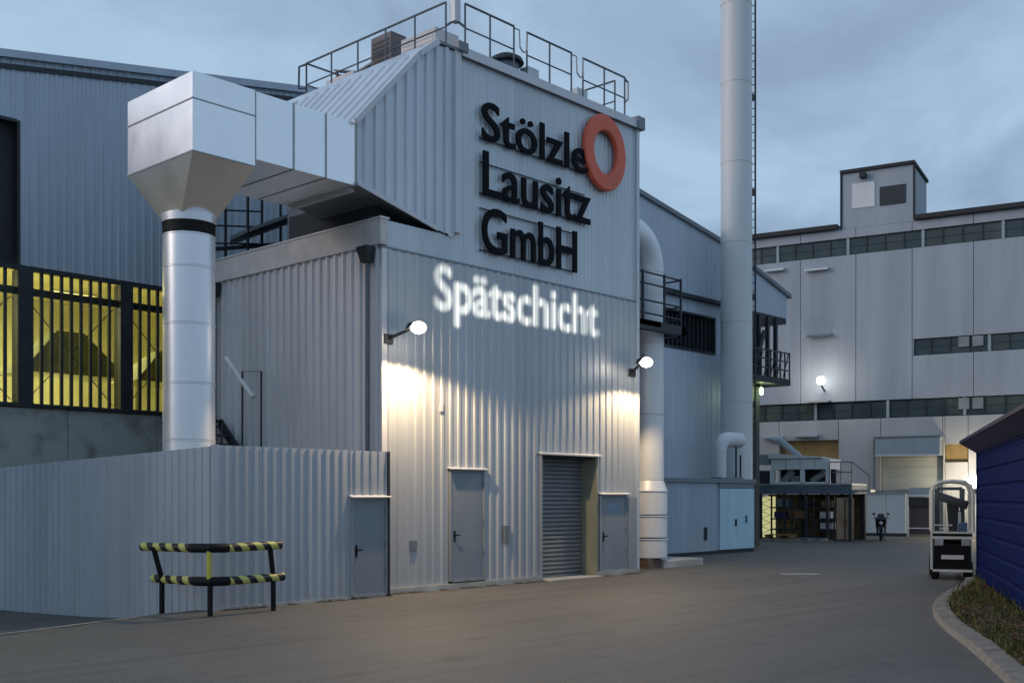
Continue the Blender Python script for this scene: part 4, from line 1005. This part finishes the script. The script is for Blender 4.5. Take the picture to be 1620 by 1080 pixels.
# ------------------------------------------------------------------ machinery deck with storage rack under it
DK = -9.0
mp_ = thing('machinery_deck', 'raised steel deck with blue-grey edge beam beside the low annex', 'platform', BO, BR)
LB(MB().box(-5.4, -0.85, DK, DK + 3, 2.12, 2.5), 'edge_beam', mat('beam_blue_grey', (0.10, 0.14, 0.18), 0.5, 0.1, 0.15, 2), mp_)
LB(MB().box(-5.4, -0.85, DK - 0.04, DK + 3, 2.505, 2.58), 'deck_plate', GALV, mp_)
for s in (-5.0, -3.9, -2.9, -1.95, -0.95):
    for d in (0.1, 2.8): LB(MB().bar((s, DK + d, 0), (s, DK + d, 2.12), 0.12, 0.12), 'leg', DARKST, mp_)
for z in (2.58 + 0.5, 2.58 + 0.95): LB(MB().tube((-1.85, DK + 0.05, z), (-0.85, DK + 0.05, z), 0.025, 6), 'rail', RAIL, mp_)
for s in (-1.85, -1.35, -0.87): LB(MB().bar((s, DK + 0.05, 2.58), (s, DK + 0.05, 3.55), 0.04, 0.04), 'rail_post', RAIL, mp_)
b = MB(); b.bar((-0.85, DK + 0.3, 2.5), (1.1, DK + 0.3, 0.1), 0.06, 0.2); b.bar((-0.85, DK + 1.1, 2.5), (1.1, DK + 1.1, 0.1), 0.06, 0.2)
stf = mp_
LB(MB().box(-0.85, -0.1, DK + 0.2, DK + 1.2, 2.2, 2.3), 'side_step', GALV, mp_)
LB(MB().tube((-0.85, DK + 0.1, 3.5), (-0.1, DK + 0.1, 2.9), 0.025, 6), 'rail', RAIL, mp_)
LB(MB().bar((-0.12, DK + 0.1, 2.25), (-0.12, DK + 0.1, 2.95), 0.04, 0.04), 'rail_post', RAIL, mp_)

mc = thing('machine_cabinet', 'white machine cabinet with dark openings standing on the steel deck', 'machine', BO, BR)
for i in range(4): LB(MB().cbox(-4.6 + i * 0.675 + 0.01, -4.6 + (i + 1) * 0.675 - 0.01, DK + 0.3, DK + 2.4, 3.24, 3.72, 0.02), 'top_panel', BOXW, mc)
for s in (-4.55, -3.15, -2.0): LB(MB().box(s - 0.09, s + 0.09, DK + 0.32, DK + 0.5, 2.58, 3.24), 'front_post', BOXW, mc)
LB(MB().box(-4.6, -1.9, DK + 0.32, DK + 0.5, 2.58, 2.66), 'bottom_rail', BOXW, mc)
LB(MB().box(-4.5, -1.95, DK + 1.6, DK + 1.7, 2.6, 3.24), 'dark_back', DARK, mc)
b = MB(); b.bar((-4.2, DK + 0.9, 2.6), (-3.7, DK + 0.9, 3.2), 0.3, 0.3); b.tube((-2.9, DK + 1.0, 2.7), (-2.3, DK + 1.0, 3.1), 0.15, 10); b.box(-3.8, -3.4, DK + 0.8, DK + 1.2, 2.66, 2.95); LB(b, 'drive_unit', GALV, mc)
LB(MB().hull4([(-4.7, DK + 0.2, 3.74), (-2.2, DK + 0.2, 3.74), (-2.2, DK + 2.5, 3.74), (-4.7, DK + 2.5, 3.74)], [(-4.7, DK + 0.2, 3.98), (-2.4, DK + 0.2, 3.80), (-2.4, DK + 2.5, 3.80), (-4.7, DK + 2.5, 3.98)]), 'sloping_cover', BOXW, mc)
LB(MB().box(-5.4, -4.7, DK + 0.5, DK + 2.0, 3.5, 3.95), 'left_hood', AWN, mc)
LB(MB().cbox(-5.35, -4.75, DK + 0.5, DK + 1.6, 2.6, 3.2, 0.03), 'motor', DARKST, mc)
t = thing('sloping_pipe', 'blue-grey pipe slanting down behind the white machine cabinet', 'pipe', BO, BR)
b = MB(); b.path([(-5.3, DK + 2.8, 4.75), (-4.9, DK + 2.8, 4.7), (-4.0, DK + 2.8, 3.95), (-3.8, DK + 2.8, 3.0), (-3.8, DK + 2.8, 2.58)], 0.16, 12); LB(b, 'pipe_run', AWN, t, smooth=True)
LB(MB().lathe([(0.16, 0), (0.22, 0), (0.22, 0.05), (0.16, 0.05)], (-3.8, DK + 2.8, 2.58), 14), 'flange', DARKST, t)

rk = thing('storage_rack', 'dark storage rack crowded with boxes under the steel deck', 'rack', BO, BR)
for z in (0.5, 0.98, 1.5): LB(MB().box(-4.6, -1.6, DK + 0.25, DK + 1.7, z - 0.04, z + 0.02), 'shelf', DARKST, rk)
for s in (-4.55, -3.6, -2.6, -1.7): LB(MB().bar((s, DK + 0.28, 0), (s, DK + 0.28, 2.1), 0.07, 0.07), 'upright', DARKST, rk)
LB(MB().box(-5.5, -0.9, DK + 2.9, DK + 3.0, 0.0, 2.1), 'back_sheet', mat('rack_back_brown', (0.10, 0.065, 0.04), 0.8, 0, 0.4, 3), rk)
labs = [('box', -4.25, 1.0, 0.5, 0.30, VIOL, 'violet crate on the left of the middle rack shelf'), ('box', -3.25, 1.0, 0.62, 0.38, CARD, 'large brown carton in the middle of the rack'),
        ('box', -2.15, 1.0, 0.5, 0.32, BOXW, 'white box on the middle shelf at the right end of the rack'), ('box', -2.1, 1.52, 0.5, 0.3, WOOD, 'tan box on the top shelf at the right end of the rack'),
        ('box', -4.1, 1.52, 0.5, 0.4, AWN, 'grey-blue box on the top shelf at the left of the rack'), ('box', -3.1, 1.52, 0.6, 0.36, DARKST, 'dark box on the top shelf in the middle of the rack'),
        ('box', -2.1, 0.52, 0.55, 0.3, BOXW, 'white box on the lowest shelf at the right of the rack'), ('box', -3.9, 0.52, 0.7, 0.26, WOOD, 'flat wooden box on the lowest shelf at the left of the rack'), ('box', -2.75, 1.0, 0.3, 0.28, mat('box_red_brown', (0.16, 0.04, 0.03)), 'small red-brown box right of the large brown carton')]
for nm, s, z, w, h, m, lab in labs:
    wv = MW[bb.name] @ Vector((s, DK + 0.8, z))
    bx = MB().cbox(-w / 2, w / 2, -0.3, 0.3, 0.022, h, 0.012).build('storage_box', m); bx.location = wv; bx.rotation_euler = (0, 0, BR)
    tag(bx, lab, 'box', 'boxes on the storage rack')
for k, (s, d, n) in enumerate(((-3.9, -0.5, 2), (-2.5, -0.35, 1))):
    wv = MW[bb.name] @ Vector((s, DK + d, 0.0))
    t = thing('pallet', ('stack of two dark pallets on the ground before the rack', 'single grey pallet on the ground right before the rack')[k], 'pallet', tuple(wv), BR, 'pallets before the rack')
    m = (WOOD, GALV)[k]
    for q in range(n):
        for i in range(5): MB().box(-0.6, 0.6, -0.4 + i * 0.18, -0.28 + i * 0.18, q * 0.15 + 0.12, q * 0.15 + 0.142).build('board', m, t, local=True)
        for i in range(3): MB().box(-0.6 + i * 0.53, -0.46 + i * 0.53, -0.4, 0.44, q * 0.15 + 0.0, q * 0.15 + 0.118).build('bearer', m, t, local=True)
t = thing('interior_glow_sheet', 'yellowish sheet glowing in place of a lit interior behind a lattice by the rack', 'lit interior', BO, BR)
LB(MB().box(-5.5, -4.65, DK + 1.2, DK + 1.25, 0.1, 2.0), 'sheet', LITP, t)  # no lamp here: the sheet itself glows for the lit interior
b = MB()
for i in range(6): b.bar((-5.5, DK + 0.4, 0.1 + i * 0.35), (-4.65, DK + 0.4, 0.45 + i * 0.35), 0.02, 0.02); b.bar((-5.5, DK + 0.4, 0.45 + i * 0.35), (-4.65, DK + 0.4, 0.1 + i * 0.35), 0.02, 0.02)
LB(b, 'lattice', DARKST, t)
t = thing('rusty_screen', 'rust-streaked pale sheet screen at the right end of the deck', 'screen', BO, BR)
for i in range(2): LB(MB().cbox(-1.55 + i * 0.38, -1.55 + (i + 1) * 0.38 - 0.015, DK + 0.1, DK + 0.15, 0.1, 1.95, 0.005), 'sheet', RUST, t)
LB(MB().bar((-1.17, DK + 0.07, 0.05), (-1.17, DK + 0.07, 2.0), 0.04, 0.04), 'strut', DARKST, t)
t = thing('sign_post', 'thin pale post standing in front of the glowing yellow sheet', 'post', BO, BR)
LB(MB().tube((-5.05, DK - 0.7, 0), (-5.05, DK - 0.7, 1.3), 0.03, 8), 'pole', GALV, t); LB(MB().lathe([(0.0, 0.03), (0.12, 0.03), (0.14, 0.0)], (-5.05, DK - 0.7, 0.0), 12), 'foot', DARKST, t)
t = thing('rack_kerb', 'low pale kerb on the asphalt before the rack', 'kerb', BO, BR)
for i in range(4): LB(MB().cbox(-5.0 + i * 0.9, -5.0 + i * 0.9 + 0.88, DK - 1.2, DK - 1.02, -0.02, 0.09, 0.02), 'kerb_stone', KERB, t)

# ------------------------------------------------------------------ parked motorcycle, seen from the front
FWD = Vector((0.734, 0.679, 0)); CR = math.atan2(-0.734, 0.679)
mo = thing('parked_motorcycle', 'dark parked motorcycle seen head-on before the low white wall', 'motorcycle', (33.14, 4.33, 0), R(-66))
def wheel(par, y, nm='wheel', w=0.06):
    o = MB().lathe([(0.30, -w), (0.33, -w * 0.6), (0.345, 0), (0.33, w * 0.6), (0.30, w), (0.24, w * 0.7), (0.24, -w * 0.7), (0.30, -w)], (0, y, 0.345), 24, 'x').build(nm, RUB, par, local=True, smooth=True)
    b = MB(); b.tube((-0.07, y, 0.345), (0.07, y, 0.345), 0.05, 10)
    for k in range(5):
        a = R(72 * k); b.bar((0, y, 0.345), (0, y + 0.25 * math.cos(a), 0.345 + 0.25 * math.sin(a)), 0.03, 0.03, (1, 0, 0))
    b.build('rim', GALV, o, local=True)
    return o
wheel(mo, 0.0); wheel(mo, 1.4, w=0.08)
b = MB()
for sx in (-0.10, 0.10): b.tube((sx, 0.0, 0.345), (sx, 0.28, 0.95), 0.03, 8)
b.build('fork', GALV, mo, local=True)
MB().hull4([(-0.16, 0.10, 0.62), (0.16, 0.10, 0.62), (0.22, 0.5, 0.55), (-0.22, 0.5, 0.55)], [(-0.22, 0.06, 0.95), (0.22, 0.06, 0.95), (0.26, 0.45, 1.0), (-0.26, 0.45, 1.0)]).build('fairing', BLACK, mo, local=True)
MB().hull4([(-0.19, 0.12, 0.955), (0.19, 0.12, 0.955), (0.19, 0.15, 0.955), (-0.19, 0.15, 0.955)], [(-0.12, 0.26, 1.22), (0.12, 0.26, 1.22), (0.12, 0.28, 1.22), (-0.12, 0.28, 1.22)]).build('windscreen', SEATM, mo, local=True)
MB().lathe([(0.0, -0.03), (0.07, -0.02), (0.085, 0.02), (0.08, 0.05)], (0, 0.05, 0.80), 14, 'y').build('headlight', PLATE, mo, local=True, smooth=True)
b = MB(); b.path([(-0.36, 0.42, 1.02), (-0.12, 0.34, 1.03), (0.12, 0.34, 1.03), (0.36, 0.42, 1.02)], 0.018, 6); b.build('handlebar', BLACK, mo, local=True)
for sx in (-1, 1):
    b = MB(); b.tube((sx * 0.24, 0.38, 1.03), (sx * 0.31, 0.34, 1.2), 0.01, 6); b.box(sx * 0.31 - 0.06, sx * 0.31 + 0.06, 0.33, 0.36, 1.17, 1.25); b.build('mirror', BLACK, mo, local=True)
MB().hull4([(-0.15, 0.5, 0.6), (0.15, 0.5, 0.6), (0.13, 1.2, 0.6), (-0.13, 1.2, 0.6)], [(-0.13, 0.5, 0.92), (0.13, 0.5, 0.92), (0.12, 1.45, 0.82), (-0.12, 1.45, 0.82)]).build('tank_and_seat', SEATM, mo, local=True)
MB().cbox(-0.2, 0.2, 0.5, 1.0, 0.25, 0.6, 0.04).build('engine', DARKST, mo, local=True)
b = MB(); b.tube((0.1, 0.9, 0.25), (0.18, 0.95, 0.0), 0.015, 6); b.build('kickstand', DARKST, mo, local=True)

# ------------------------------------------------------------------ small white-cab vehicle (forklift) seen from behind
fk = thing('forklift', 'small white-cab forklift with black counterweight, seen from behind beside the blue container', 'forklift', (11.78, -7.06, 0), R(-67))
def FB(mb, nm, m, par=None, **k): return mb.build(nm, m, par or fk, local=True, **k)
cw = FB(MB().hull4([(-0.42, 0.06, 0.22), (0.42, 0.06, 0.22), (0.45, 0.6, 0.22), (-0.45, 0.6, 0.22)], [(-0.40, 0.0, 0.86), (0.40, 0.0, 0.86), (0.45, 0.6, 0.95), (-0.45, 0.6, 0.95)]), 'counterweight', BLACK)
FB(MB().box(-0.25, 0.25, -0.02, 0.035, 0.50, 0.60), 'number_plate', PLATE, cw)
FB(MB().box(-0.44, 0.44, -0.03, 0.09, 0.20, 0.255), 'bumper', FKW, cw)
for sx in (-1, 1): FB(MB().cbox(sx * 0.30 - 0.10, sx * 0.30 + 0.10, -0.05, 0.03, 0.83, 0.98, 0.012), 'rear_light', GALV, cw)
FB(MB().box(-0.46, 0.46, 0.0, 0.7, 0.99, 1.045), 'cab_sill', FKW)
FB(MB().box(-0.44, 0.44, 0.02, 0.7, 1.05, 1.11), 'dark_ledge', BLACK)
FB(MB().box(-0.46, 0.46, 0.0, 0.7, 1.115, 1.15), 'cab_sill', FKW)
b = MB(); b.box(-0.45, 0.45, 0.6, 1.9, 0.3, 0.95); FB(b, 'chassis', DARKST)
prof = [(-0.455, 1.15), (-0.455, 2.12), (-0.40, 2.27), (-0.28, 2.34), (0, 2.37), (0.28, 2.34), (0.40, 2.27), (0.455, 2.12), (0.455, 1.15)]
for y in (0.05, 1.55):
    b = MB(); b.path([(x, y, z) for x, z in prof], 0.042, 8); FB(b, 'cab_frame', FKW, smooth=True)
b = MB(); b.bar((-0.47, 0.03, 0.25), (-0.47, 0.03, 1.15), 0.05, 0.05); FB(b, 'rear_pillar', FKW)
b = MB()
vs = [];
for x, z in prof[1:-1]: vs += [(x, 0.05, z + 0.012), (x, 1.55, z + 0.012)]
b.add(vs, [(2 * i, 2 * i + 2, 2 * i + 3, 2 * i + 1) for i in range(len(prof) - 3)]); FB(b, 'cab_roof', GL_C)
FB(MB().add([(x, 0.045, z) for x, z in prof], [tuple(range(len(prof)))]), 'rear_window', GL_C)
FB(MB().box(-0.44, -0.0, 0.04, 0.06, 1.30, 1.33), 'window_bar', FKW)
st_ = FB(MB().hull4([(-0.06, 0.55, 1.15), (0.18, 0.55, 1.15), (0.18, 0.68, 1.15), (-0.06, 0.68, 1.15)], [(-0.12, 0.5, 1.95), (0.16, 0.5, 1.92), (0.16, 0.62, 1.92), (-0.12, 0.62, 1.95)]), 'seat_back', SEATM)
b = MB(); b.bar((-0.33, 0.5, 2.02), (0.36, 0.5, 1.78), 0.24, 0.20); FB(b, 'headrest', SEATM, st_)
FB(MB().box(0.14, 0.2, 0.3, 0.36, 1.15, 1.62), 'bottle_holder', BOXW); FB(MB().cbox(0.12, 0.34, 0.3, 0.5, 1.15, 1.38, 0.02), 'tool_box', mat('tool_blue', (0.08, 0.14, 0.28)))
b = MB()
for sx in (-0.3, 0.3): b.bar((sx, 2.0, 0.1), (sx, 2.0, 2.2), 0.09, 0.12)
b.bar((-0.3, 2.0, 2.2), (0.3, 2.0, 2.2), 0.08, 0.08); FB(b, 'lift_mast', DARKST)
b = MB()
for sx in (-0.25, 0.25): b.box(sx - 0.05, sx + 0.05, 2.05, 3.1, 0.08, 0.12); b.box(sx - 0.05, sx + 0.05, 2.05, 2.1, 0.12, 0.6)
FB(b, 'fork', DARKST)
for sx, y, r0 in ((-0.38, 0.45, 0.22), (0.38, 0.45, 0.22), (-0.40, 1.6, 0.28), (0.40, 1.6, 0.28)):
    w_ = FB(MB().lathe([(r0 * 0.6, -0.09), (r0 * 0.95, -0.09), (r0, -0.06), (r0, 0.06), (r0 * 0.95, 0.09), (r0 * 0.6, 0.09)], (sx, y, r0), 20, 'x'), 'wheel', RUB, smooth=True)
    FB(MB().tube((sx - 0.08, y, r0), (sx + 0.08, y, r0), r0 * 0.58, 12), 'rim', FKW, w_)

# ------------------------------------------------------------------ blue container with overhanging roof
cx_, cy_ = 11.07, -7.92; ca = math.atan2(-0.42227, -0.90647)
bc = thing('blue_container', 'dark blue ribbed steel container hut with overhanging roof at the right edge', 'container', (cx_, cy_, 0), ca)
# own axes: x from the far corner towards the camera, +y is ... the hidden side
def ribwall(x0, x1, z0, z1, y, ny, pitch=0.35, depth=0.03):
    zz = []; z = z0; 
    while z < z1 - 0.01:
        for f, h in ((0, 0), (0.08, 1), (0.80, 1), (0.88, 0)):
            if z + f * pitch <= z1: zz.append((z + f * pitch, h))
        z += pitch
    zz.append((z1, 0)); vs = []
    for q, h in zz: vs += [(x0, y + ny * depth * h, q), (x1, y + ny * depth * h, q)]
    return MB().add(vs, [(2 * i, 2 * i + 1, 2 * i + 3, 2 * i + 2) for i in range(len(zz) - 1)])
Lc = 14.5
ny = -1; hs = 1   # road side faces -y in container axes
# container side facing the road: determine by geometry (left of travel towards the camera)
seg = [0.12, 2.5, 5.0, 7.5, 10.0, 12.5, Lc]
for a, c in zip(seg, seg[1:]): ribwall(a, c - 0.003, 0.14, 3.1, 0.0, -1).build('side_panel', BLUE, bc, local=True)
MB().box(-0.02, 0.12, -0.045, 0.12, 0.0, 3.16).build('corner_post', BLUE, bc, local=True)
MB().box(0.12, Lc, -0.04, 0.06, 0.0, 0.14).build('bottom_rail', BLUE, bc, local=True)
MB().box(0.02, Lc, 0.04, 3.0, 0.05, 3.1).build('shell', BLUED, bc, local=True)
MB().hull4([(-0.05, -0.05, 3.0), (Lc, -0.05, 3.0), (Lc, 3.1, 3.0), (-0.05, 3.1, 3.0)], [(-0.32, -0.36, 3.22), (Lc, -0.36, 3.22), (Lc, 3.4, 3.22), (-0.32, 3.4, 3.22)]).build('eave_soffit', BLUED, bc, local=True)
MB().box(-0.34, Lc, -0.38, 3.42, 3.225, 3.29).build('roof', BLUED, bc, local=True)

# ------------------------------------------------------------------ kerb and verge
kp = [(11.6, -7.55), (10.6, -7.95), (9.5, -8.22), (8.41, -8.50), (7.4, -8.72), (6.44, -8.98), (5.6, -9.2), (4.94, -9.48), (3.8, -9.92), (2.77, -10.42), (1.6, -11.02), (0.49, -11.66), (-0.9, -12.42), (-2.11, -13.05), (-3.6, -13.82), (-5.4, -14.75), (-7.4, -15.8)]
kb = thing('kerb', 'curved concrete kerb along the grass verge beside the blue container', 'kerb', (4.94, -9.5, 0))
def resample(p, step):
    p = [Vector((a, c, 0)) for a, c in p]; outp = [p[0]]; acc = 0
    for a, c in zip(p, p[1:]):
        d = (c - a).length; t = step - acc
        while t <= d: outp.append(a.lerp(c, t / d)); t += step
        acc = d - (t - step)
    return outp
rs = resample(kp, 0.95)
for a, c in zip(rs, rs[1:]):
    d = (c - a).normalized(); nrm = Vector((d.y, -d.x, 0))  # to the road? fixed below
    if nrm.dot(Vector((-0.42, 0.9, 0))) < 0: nrm = -nrm      # nrm points at the road
    a2, c2 = a + d * 0.006, c - d * 0.006; dz = random.uniform(-0.008, 0.008)
    w0, w1 = nrm * 0.13, nrm * -0.13
    bot = [a2 + w0 * 1.15, c2 + w0 * 1.15, c2 + w1, a2 + w1]; H_ = 0.125 + dz
    b = MB().hull4([q + Vector((0, 0, -0.05)) for q in bot], [a2 + w0 * 0.85 + Vector((0, 0, H_ - 0.02)), c2 + w0 * 0.85 + Vector((0, 0, H_ - 0.02)), c2 + w1 + Vector((0, 0, H_)), a2 + w1 + Vector((0, 0, H_))])
    b.build('kerb_stone', KERB, kb)
m_ = Vector((-0.90647, -0.42227, 0)); nv = Vector((-0.42227, 0.90647, 0))
vs = []; 
for q in rs:
    d = (q - Vector((cx_, cy_, 0))); tt = d.dot(m_); wl = Vector((cx_, cy_, 0)) + m_ * tt + nv * 0.02
    toward = (wl - q); ln = max(0.001, toward.length); st0 = q + toward / ln * 0.12
    vs += [(st0.x, st0.y, 0.085), ((st0.x + wl.x) / 2, (st0.y + wl.y) / 2, 0.13), (wl.x - nv.x * 0.2, wl.y - nv.y * 0.2, 0.12)]
nr = len(rs)
fs = []
for i in range(nr - 1):
    for k in range(2): fs.append((3 * i + k, 3 * i + k + 1, 3 * i + 3 + k + 1, 3 * i + 3 + k))
o = MB().add(vs, fs).build('verge_soil', SOIL); o['kind'] = 'structure'
GR = [mat('grass_green', (0.075, 0.095, 0.025), 0.8, 0, 0.4, 9), mat('grass_dry', (0.19, 0.155, 0.05), 0.85, 0, 0.3, 9), mat('leaf_brown', (0.15, 0.07, 0.03), 0.85, 0, 0.4, 9)]
rng = random.Random(3)
for gi, (nm, cnt) in enumerate((('green_grass', 9000), ('dry_grass', 4500), ('fallen_leaves', 1500))):
    b = MB()
    for i in range(cnt):
        k = rng.random() ** 1.0 * (nr - 1.01); i0 = int(k); f = k - i0
        e0 = Vector(vs[3 * i0]).lerp(Vector(vs[3 * i0 + 3]), f); e1 = Vector(vs[3 * i0 + 2]).lerp(Vector(vs[3 * i0 + 5]), f)
        q = e0.lerp(e1, rng.random()); clump = math.sin(q.x * 2.1) * math.sin(q.y * 2.7 + 1) + 0.5 * math.sin(q.x * 5.3 + q.y * 4.1)
        if gi == 0 and clump < -0.2 and rng.random() < 0.8: continue
        if gi == 1 and clump > 0.3 and rng.random() < 0.7: continue
        a = rng.random() * 6.28; dx_, dy_ = math.cos(a), math.sin(a)
        if gi < 2:
            h = rng.uniform(0.03, 0.12) * (1 + 0.9 * max(0, clump)) * (2.0 if rng.random() < 0.06 else 1); w = rng.uniform(0.004, 0.009); ln_ = rng.uniform(0.02, 0.12)
            b.add([(q.x - dy_ * w, q.y + dx_ * w, 0.08), (q.x + dy_ * w, q.y - dx_ * w, 0.08), (q.x + dx_ * ln_ * .5 + dy_ * w * .6, q.y + dy_ * ln_ * .5, 0.08 + h * .65), (q.x + dx_ * ln_, q.y + dy_ * ln_, 0.08 + h)], [(0, 1, 2), (0, 2, 3)])
        else:
            r2 = rng.uniform(0.02, 0.05); z = 0.13 + rng.random() * 0.03
            b.add([(q.x + dx_ * r2, q.y + dy_ * r2, z), (q.x - dy_ * r2 * .6, q.y + dx_ * r2 * .6, z + rng.uniform(0, .03)), (q.x - dx_ * r2, q.y - dy_ * r2, z), (q.x + dy_ * r2 * .6, q.y - dx_ * r2 * .6, z + rng.uniform(0, .03))], [(0, 1, 2, 3)])
    o = b.build(nm, GR[gi]); o['kind'] = 'stuff'; o['label'] = ('tufts of green grass along the verge', 'dry yellowish grass along the verge', 'fallen brown leaves on the verge')[gi]; o['category'] = 'grass' if gi < 2 else 'leaves'

# moss, grit and small weeds along the foot of the tower and the fence
b = MB(); g2 = MB(); rng = random.Random(11)
for i in range(2600):
    if rng.random() < 0.65: x = rng.uniform(0.0, 8.7); y = -0.08 - abs(rng.gauss(0, 0.07))
    else: x = rng.uniform(-4.0, -0.1); y = -0.35 - abs(rng.gauss(0, 0.07))
    if 4.9 < x < 6.95: continue
    if math.sin(x * 3.1) + math.sin(x * 7.7 + 2) < -0.2: continue
    a = rng.random() * 6.28; r2 = rng.uniform(0.006, 0.022)
    if rng.random() < 0.8: g2.add([(x + r2 * math.cos(a + k * 2.1), y + r2 * math.sin(a + k * 2.1), 0.002) for k in range(3)] + [(x, y, r2 * 0.9)], [(0, 1, 3), (1, 2, 3), (2, 0, 3)])
    else:
        h = rng.uniform(0.02, 0.09); b.add([(x - 0.006, y, 0), (x + 0.006, y, 0), (x + 0.05 * math.cos(a), y - 0.04 * abs(math.sin(a)), h)], [(0, 1, 2)])
o = g2.build('wall_foot_grit', SOIL); o['kind'] = 'stuff'; o['label'] = 'dark grit and moss along the foot of the tower and fence'; o['category'] = 'grit'
o = b.build('wall_foot_weeds', GR[0]); o['kind'] = 'stuff'; o['label'] = 'tiny weeds along the foot of the tower and fence'; o['category'] = 'weeds'

# ------------------------------------------------------------------ projector beside the camera that throws the word onto the wall
PP = Vector((-12.9, -19.6, 1.75))
pj = thing('light_projector', 'small black light projector on a tripod throwing the word onto the tower', 'projector', (PP.x, PP.y, 0))
txt = 'Spätschicht'
me_t = bpy.data.curves.new('stencil', 'FONT'); me_t.body = txt; me_t.size = 1.0; me_t.offset = 0.045; me_t.resolution_u = 5
to = bpy.data.objects.new('stencil', me_t); COL.objects.link(to)
bpy.context.view_layer.update()
dg = bpy.context.evaluated_depsgraph_get()
ev = to.evaluated_get(dg)
tm = bpy.data.meshes.new_from_object(ev); tx0, tx1, ty0, ty1 = bbx(tm)
for o_ in bpy.context.selected_objects: o_.select_set(False)
bpy.context.view_layer.objects.active = to; to.select_set(True)
bpy.ops.object.convert(target='CURVE')
cu = to.data
wx0, wx1, wz0, wcap = 1.40, 7.10, 6.03, 7.02
SX = (wx1 - wx0) / (tx1 - tx0); SZ = (wcap - wz0) / 0.74
K = 0.022
def plate_pt(x, y):       # glyph coordinates -> point on the stencil plate (a plane parallel to the wall, near the lamp)
    Q = Vector((wx0 + (x - tx0) * SX, -0.03, wz0 + y * SZ)); return PP + (Q - PP) * K
# flat curve with an outer frame: the fill rule leaves the letters open
c2 = bpy.data.curves.new('stencil_plate', 'CURVE'); c2.dimensions = '2D'; c2.fill_mode = 'BOTH'
def grow(pts, d=-0.024):
    q = [p for i, p in enumerate(pts) if (Vector(p) - Vector(pts[i - 1])).length > 1e-5]; n_ = len(q); r_ = []
    for i in range(n_):
        a, c = Vector(q[i - 1][:2]), Vector(q[(i + 1) % n_][:2]); t_ = (c - a)
        if t_.length < 1e-6: r_.append(Vector((q[i][0], q[i][1], 0))); continue
        t_.normalize(); r_.append(Vector((q[i][0] - t_.y * d * SGN, q[i][1] + t_.x * d * SGN, 0)))
    return r_
def area_of(sp):
    P_ = [b_.co for b_ in sp.bezier_points] or [p_.co for p_ in sp.points]
    return sum(P_[i - 1].x * P_[i].y - P_[i].x * P_[i - 1].y for i in range(len(P_))) / 2
SGN = 1 if max((area_of(sp) for sp in cu.splines), key=abs) > 0 else -1
for sp in cu.splines:
    ns = c2.splines.new('POLY')
    pts = []
    bps = sp.bezier_points
    if len(bps):
        nb = len(bps)
        for i in range(nb):
            p0, p1 = bps[i], bps[(i + 1) % nb]
            A, B_, C_, D_ = p0.co, p0.handle_right, p1.handle_left, p1.co
            for k in range(5):
                t_ = k / 5; s_ = 1 - t_
                pts.append(A * s_ ** 3 + B_ * 3 * s_ * s_ * t_ + C_ * 3 * s_ * t_ * t_ + D_ * t_ ** 3)
    else: pts = [p.co.to_3d() for p in sp.points]
    pts = grow(pts)
    ns.points.add(len(pts) - 1)
    for i, p in enumerate(pts): ns.points[i].co = (p.x, p.y, 0, 1)
    ns.use_cyclic_u = True
ns = c2.splines.new('POLY'); ns.points.add(3); ns.use_cyclic_u = True
for i, (x, y) in enumerate(((tx0 - 6, -8), (tx1 + 6, -8), (tx1 + 6, 9), (tx0 - 6, 9))): ns.points[i].co = (x, y, 0, 1)
co = bpy.data.objects.new('stencil_plate', c2); COL.objects.link(co)
bpy.context.view_layer.update(); dg = bpy.context.evaluated_depsgraph_get()
pm = bpy.data.meshes.new_from_object(co.evaluated_get(dg))
bpy.data.objects.remove(co); bpy.data.objects.remove(to)
inv = MW[pj.name].inverted()
for v in pm.vertices: v.co = inv @ plate_pt(v.co.x, v.co.y)
pm.materials.clear(); pm.materials.append(BLACK)
link('stencil_plate', pm, pj)
tgt = Vector(((wx0 + wx1) / 2, 0, 6.5)); ax = (tgt - PP).normalized()
l = bpy.data.lights.new('projector_beam', 'SPOT'); l.energy = 62000; l.color = (1.0, 0.98, 0.84); l.spot_size = R(15); l.spot_blend = 0.85; l.shadow_soft_size = 0.0014
lo = bpy.data.objects.new('projector_beam', l); COL.objects.link(lo); lo.parent = pj; lo.location = PP - Vector((PP.x, PP.y, 0))
lo.rotation_euler = (-ax).to_track_quat('Z', 'Y').to_euler()
b = MB(); hx = Vector((ax.x, ax.y, 0)).normalized(); sd = Vector((-hx.y, hx.x, 0))
b.bar(PP - hx * 0.32, PP - hx * 0.06, 0.26, 0.24); b.build('housing', BLACK, pj)
b = MB()
for k in range(3):
    a = R(120 * k + 20); b.tube(PP + Vector((0, 0, -0.15)) - hx * 0.2, (PP.x - hx.x * .2 + 0.45 * math.cos(a), PP.y - hx.y * .2 + 0.45 * math.sin(a), 0.0), 0.02, 6)
b.build('tripod', BLACK, pj)
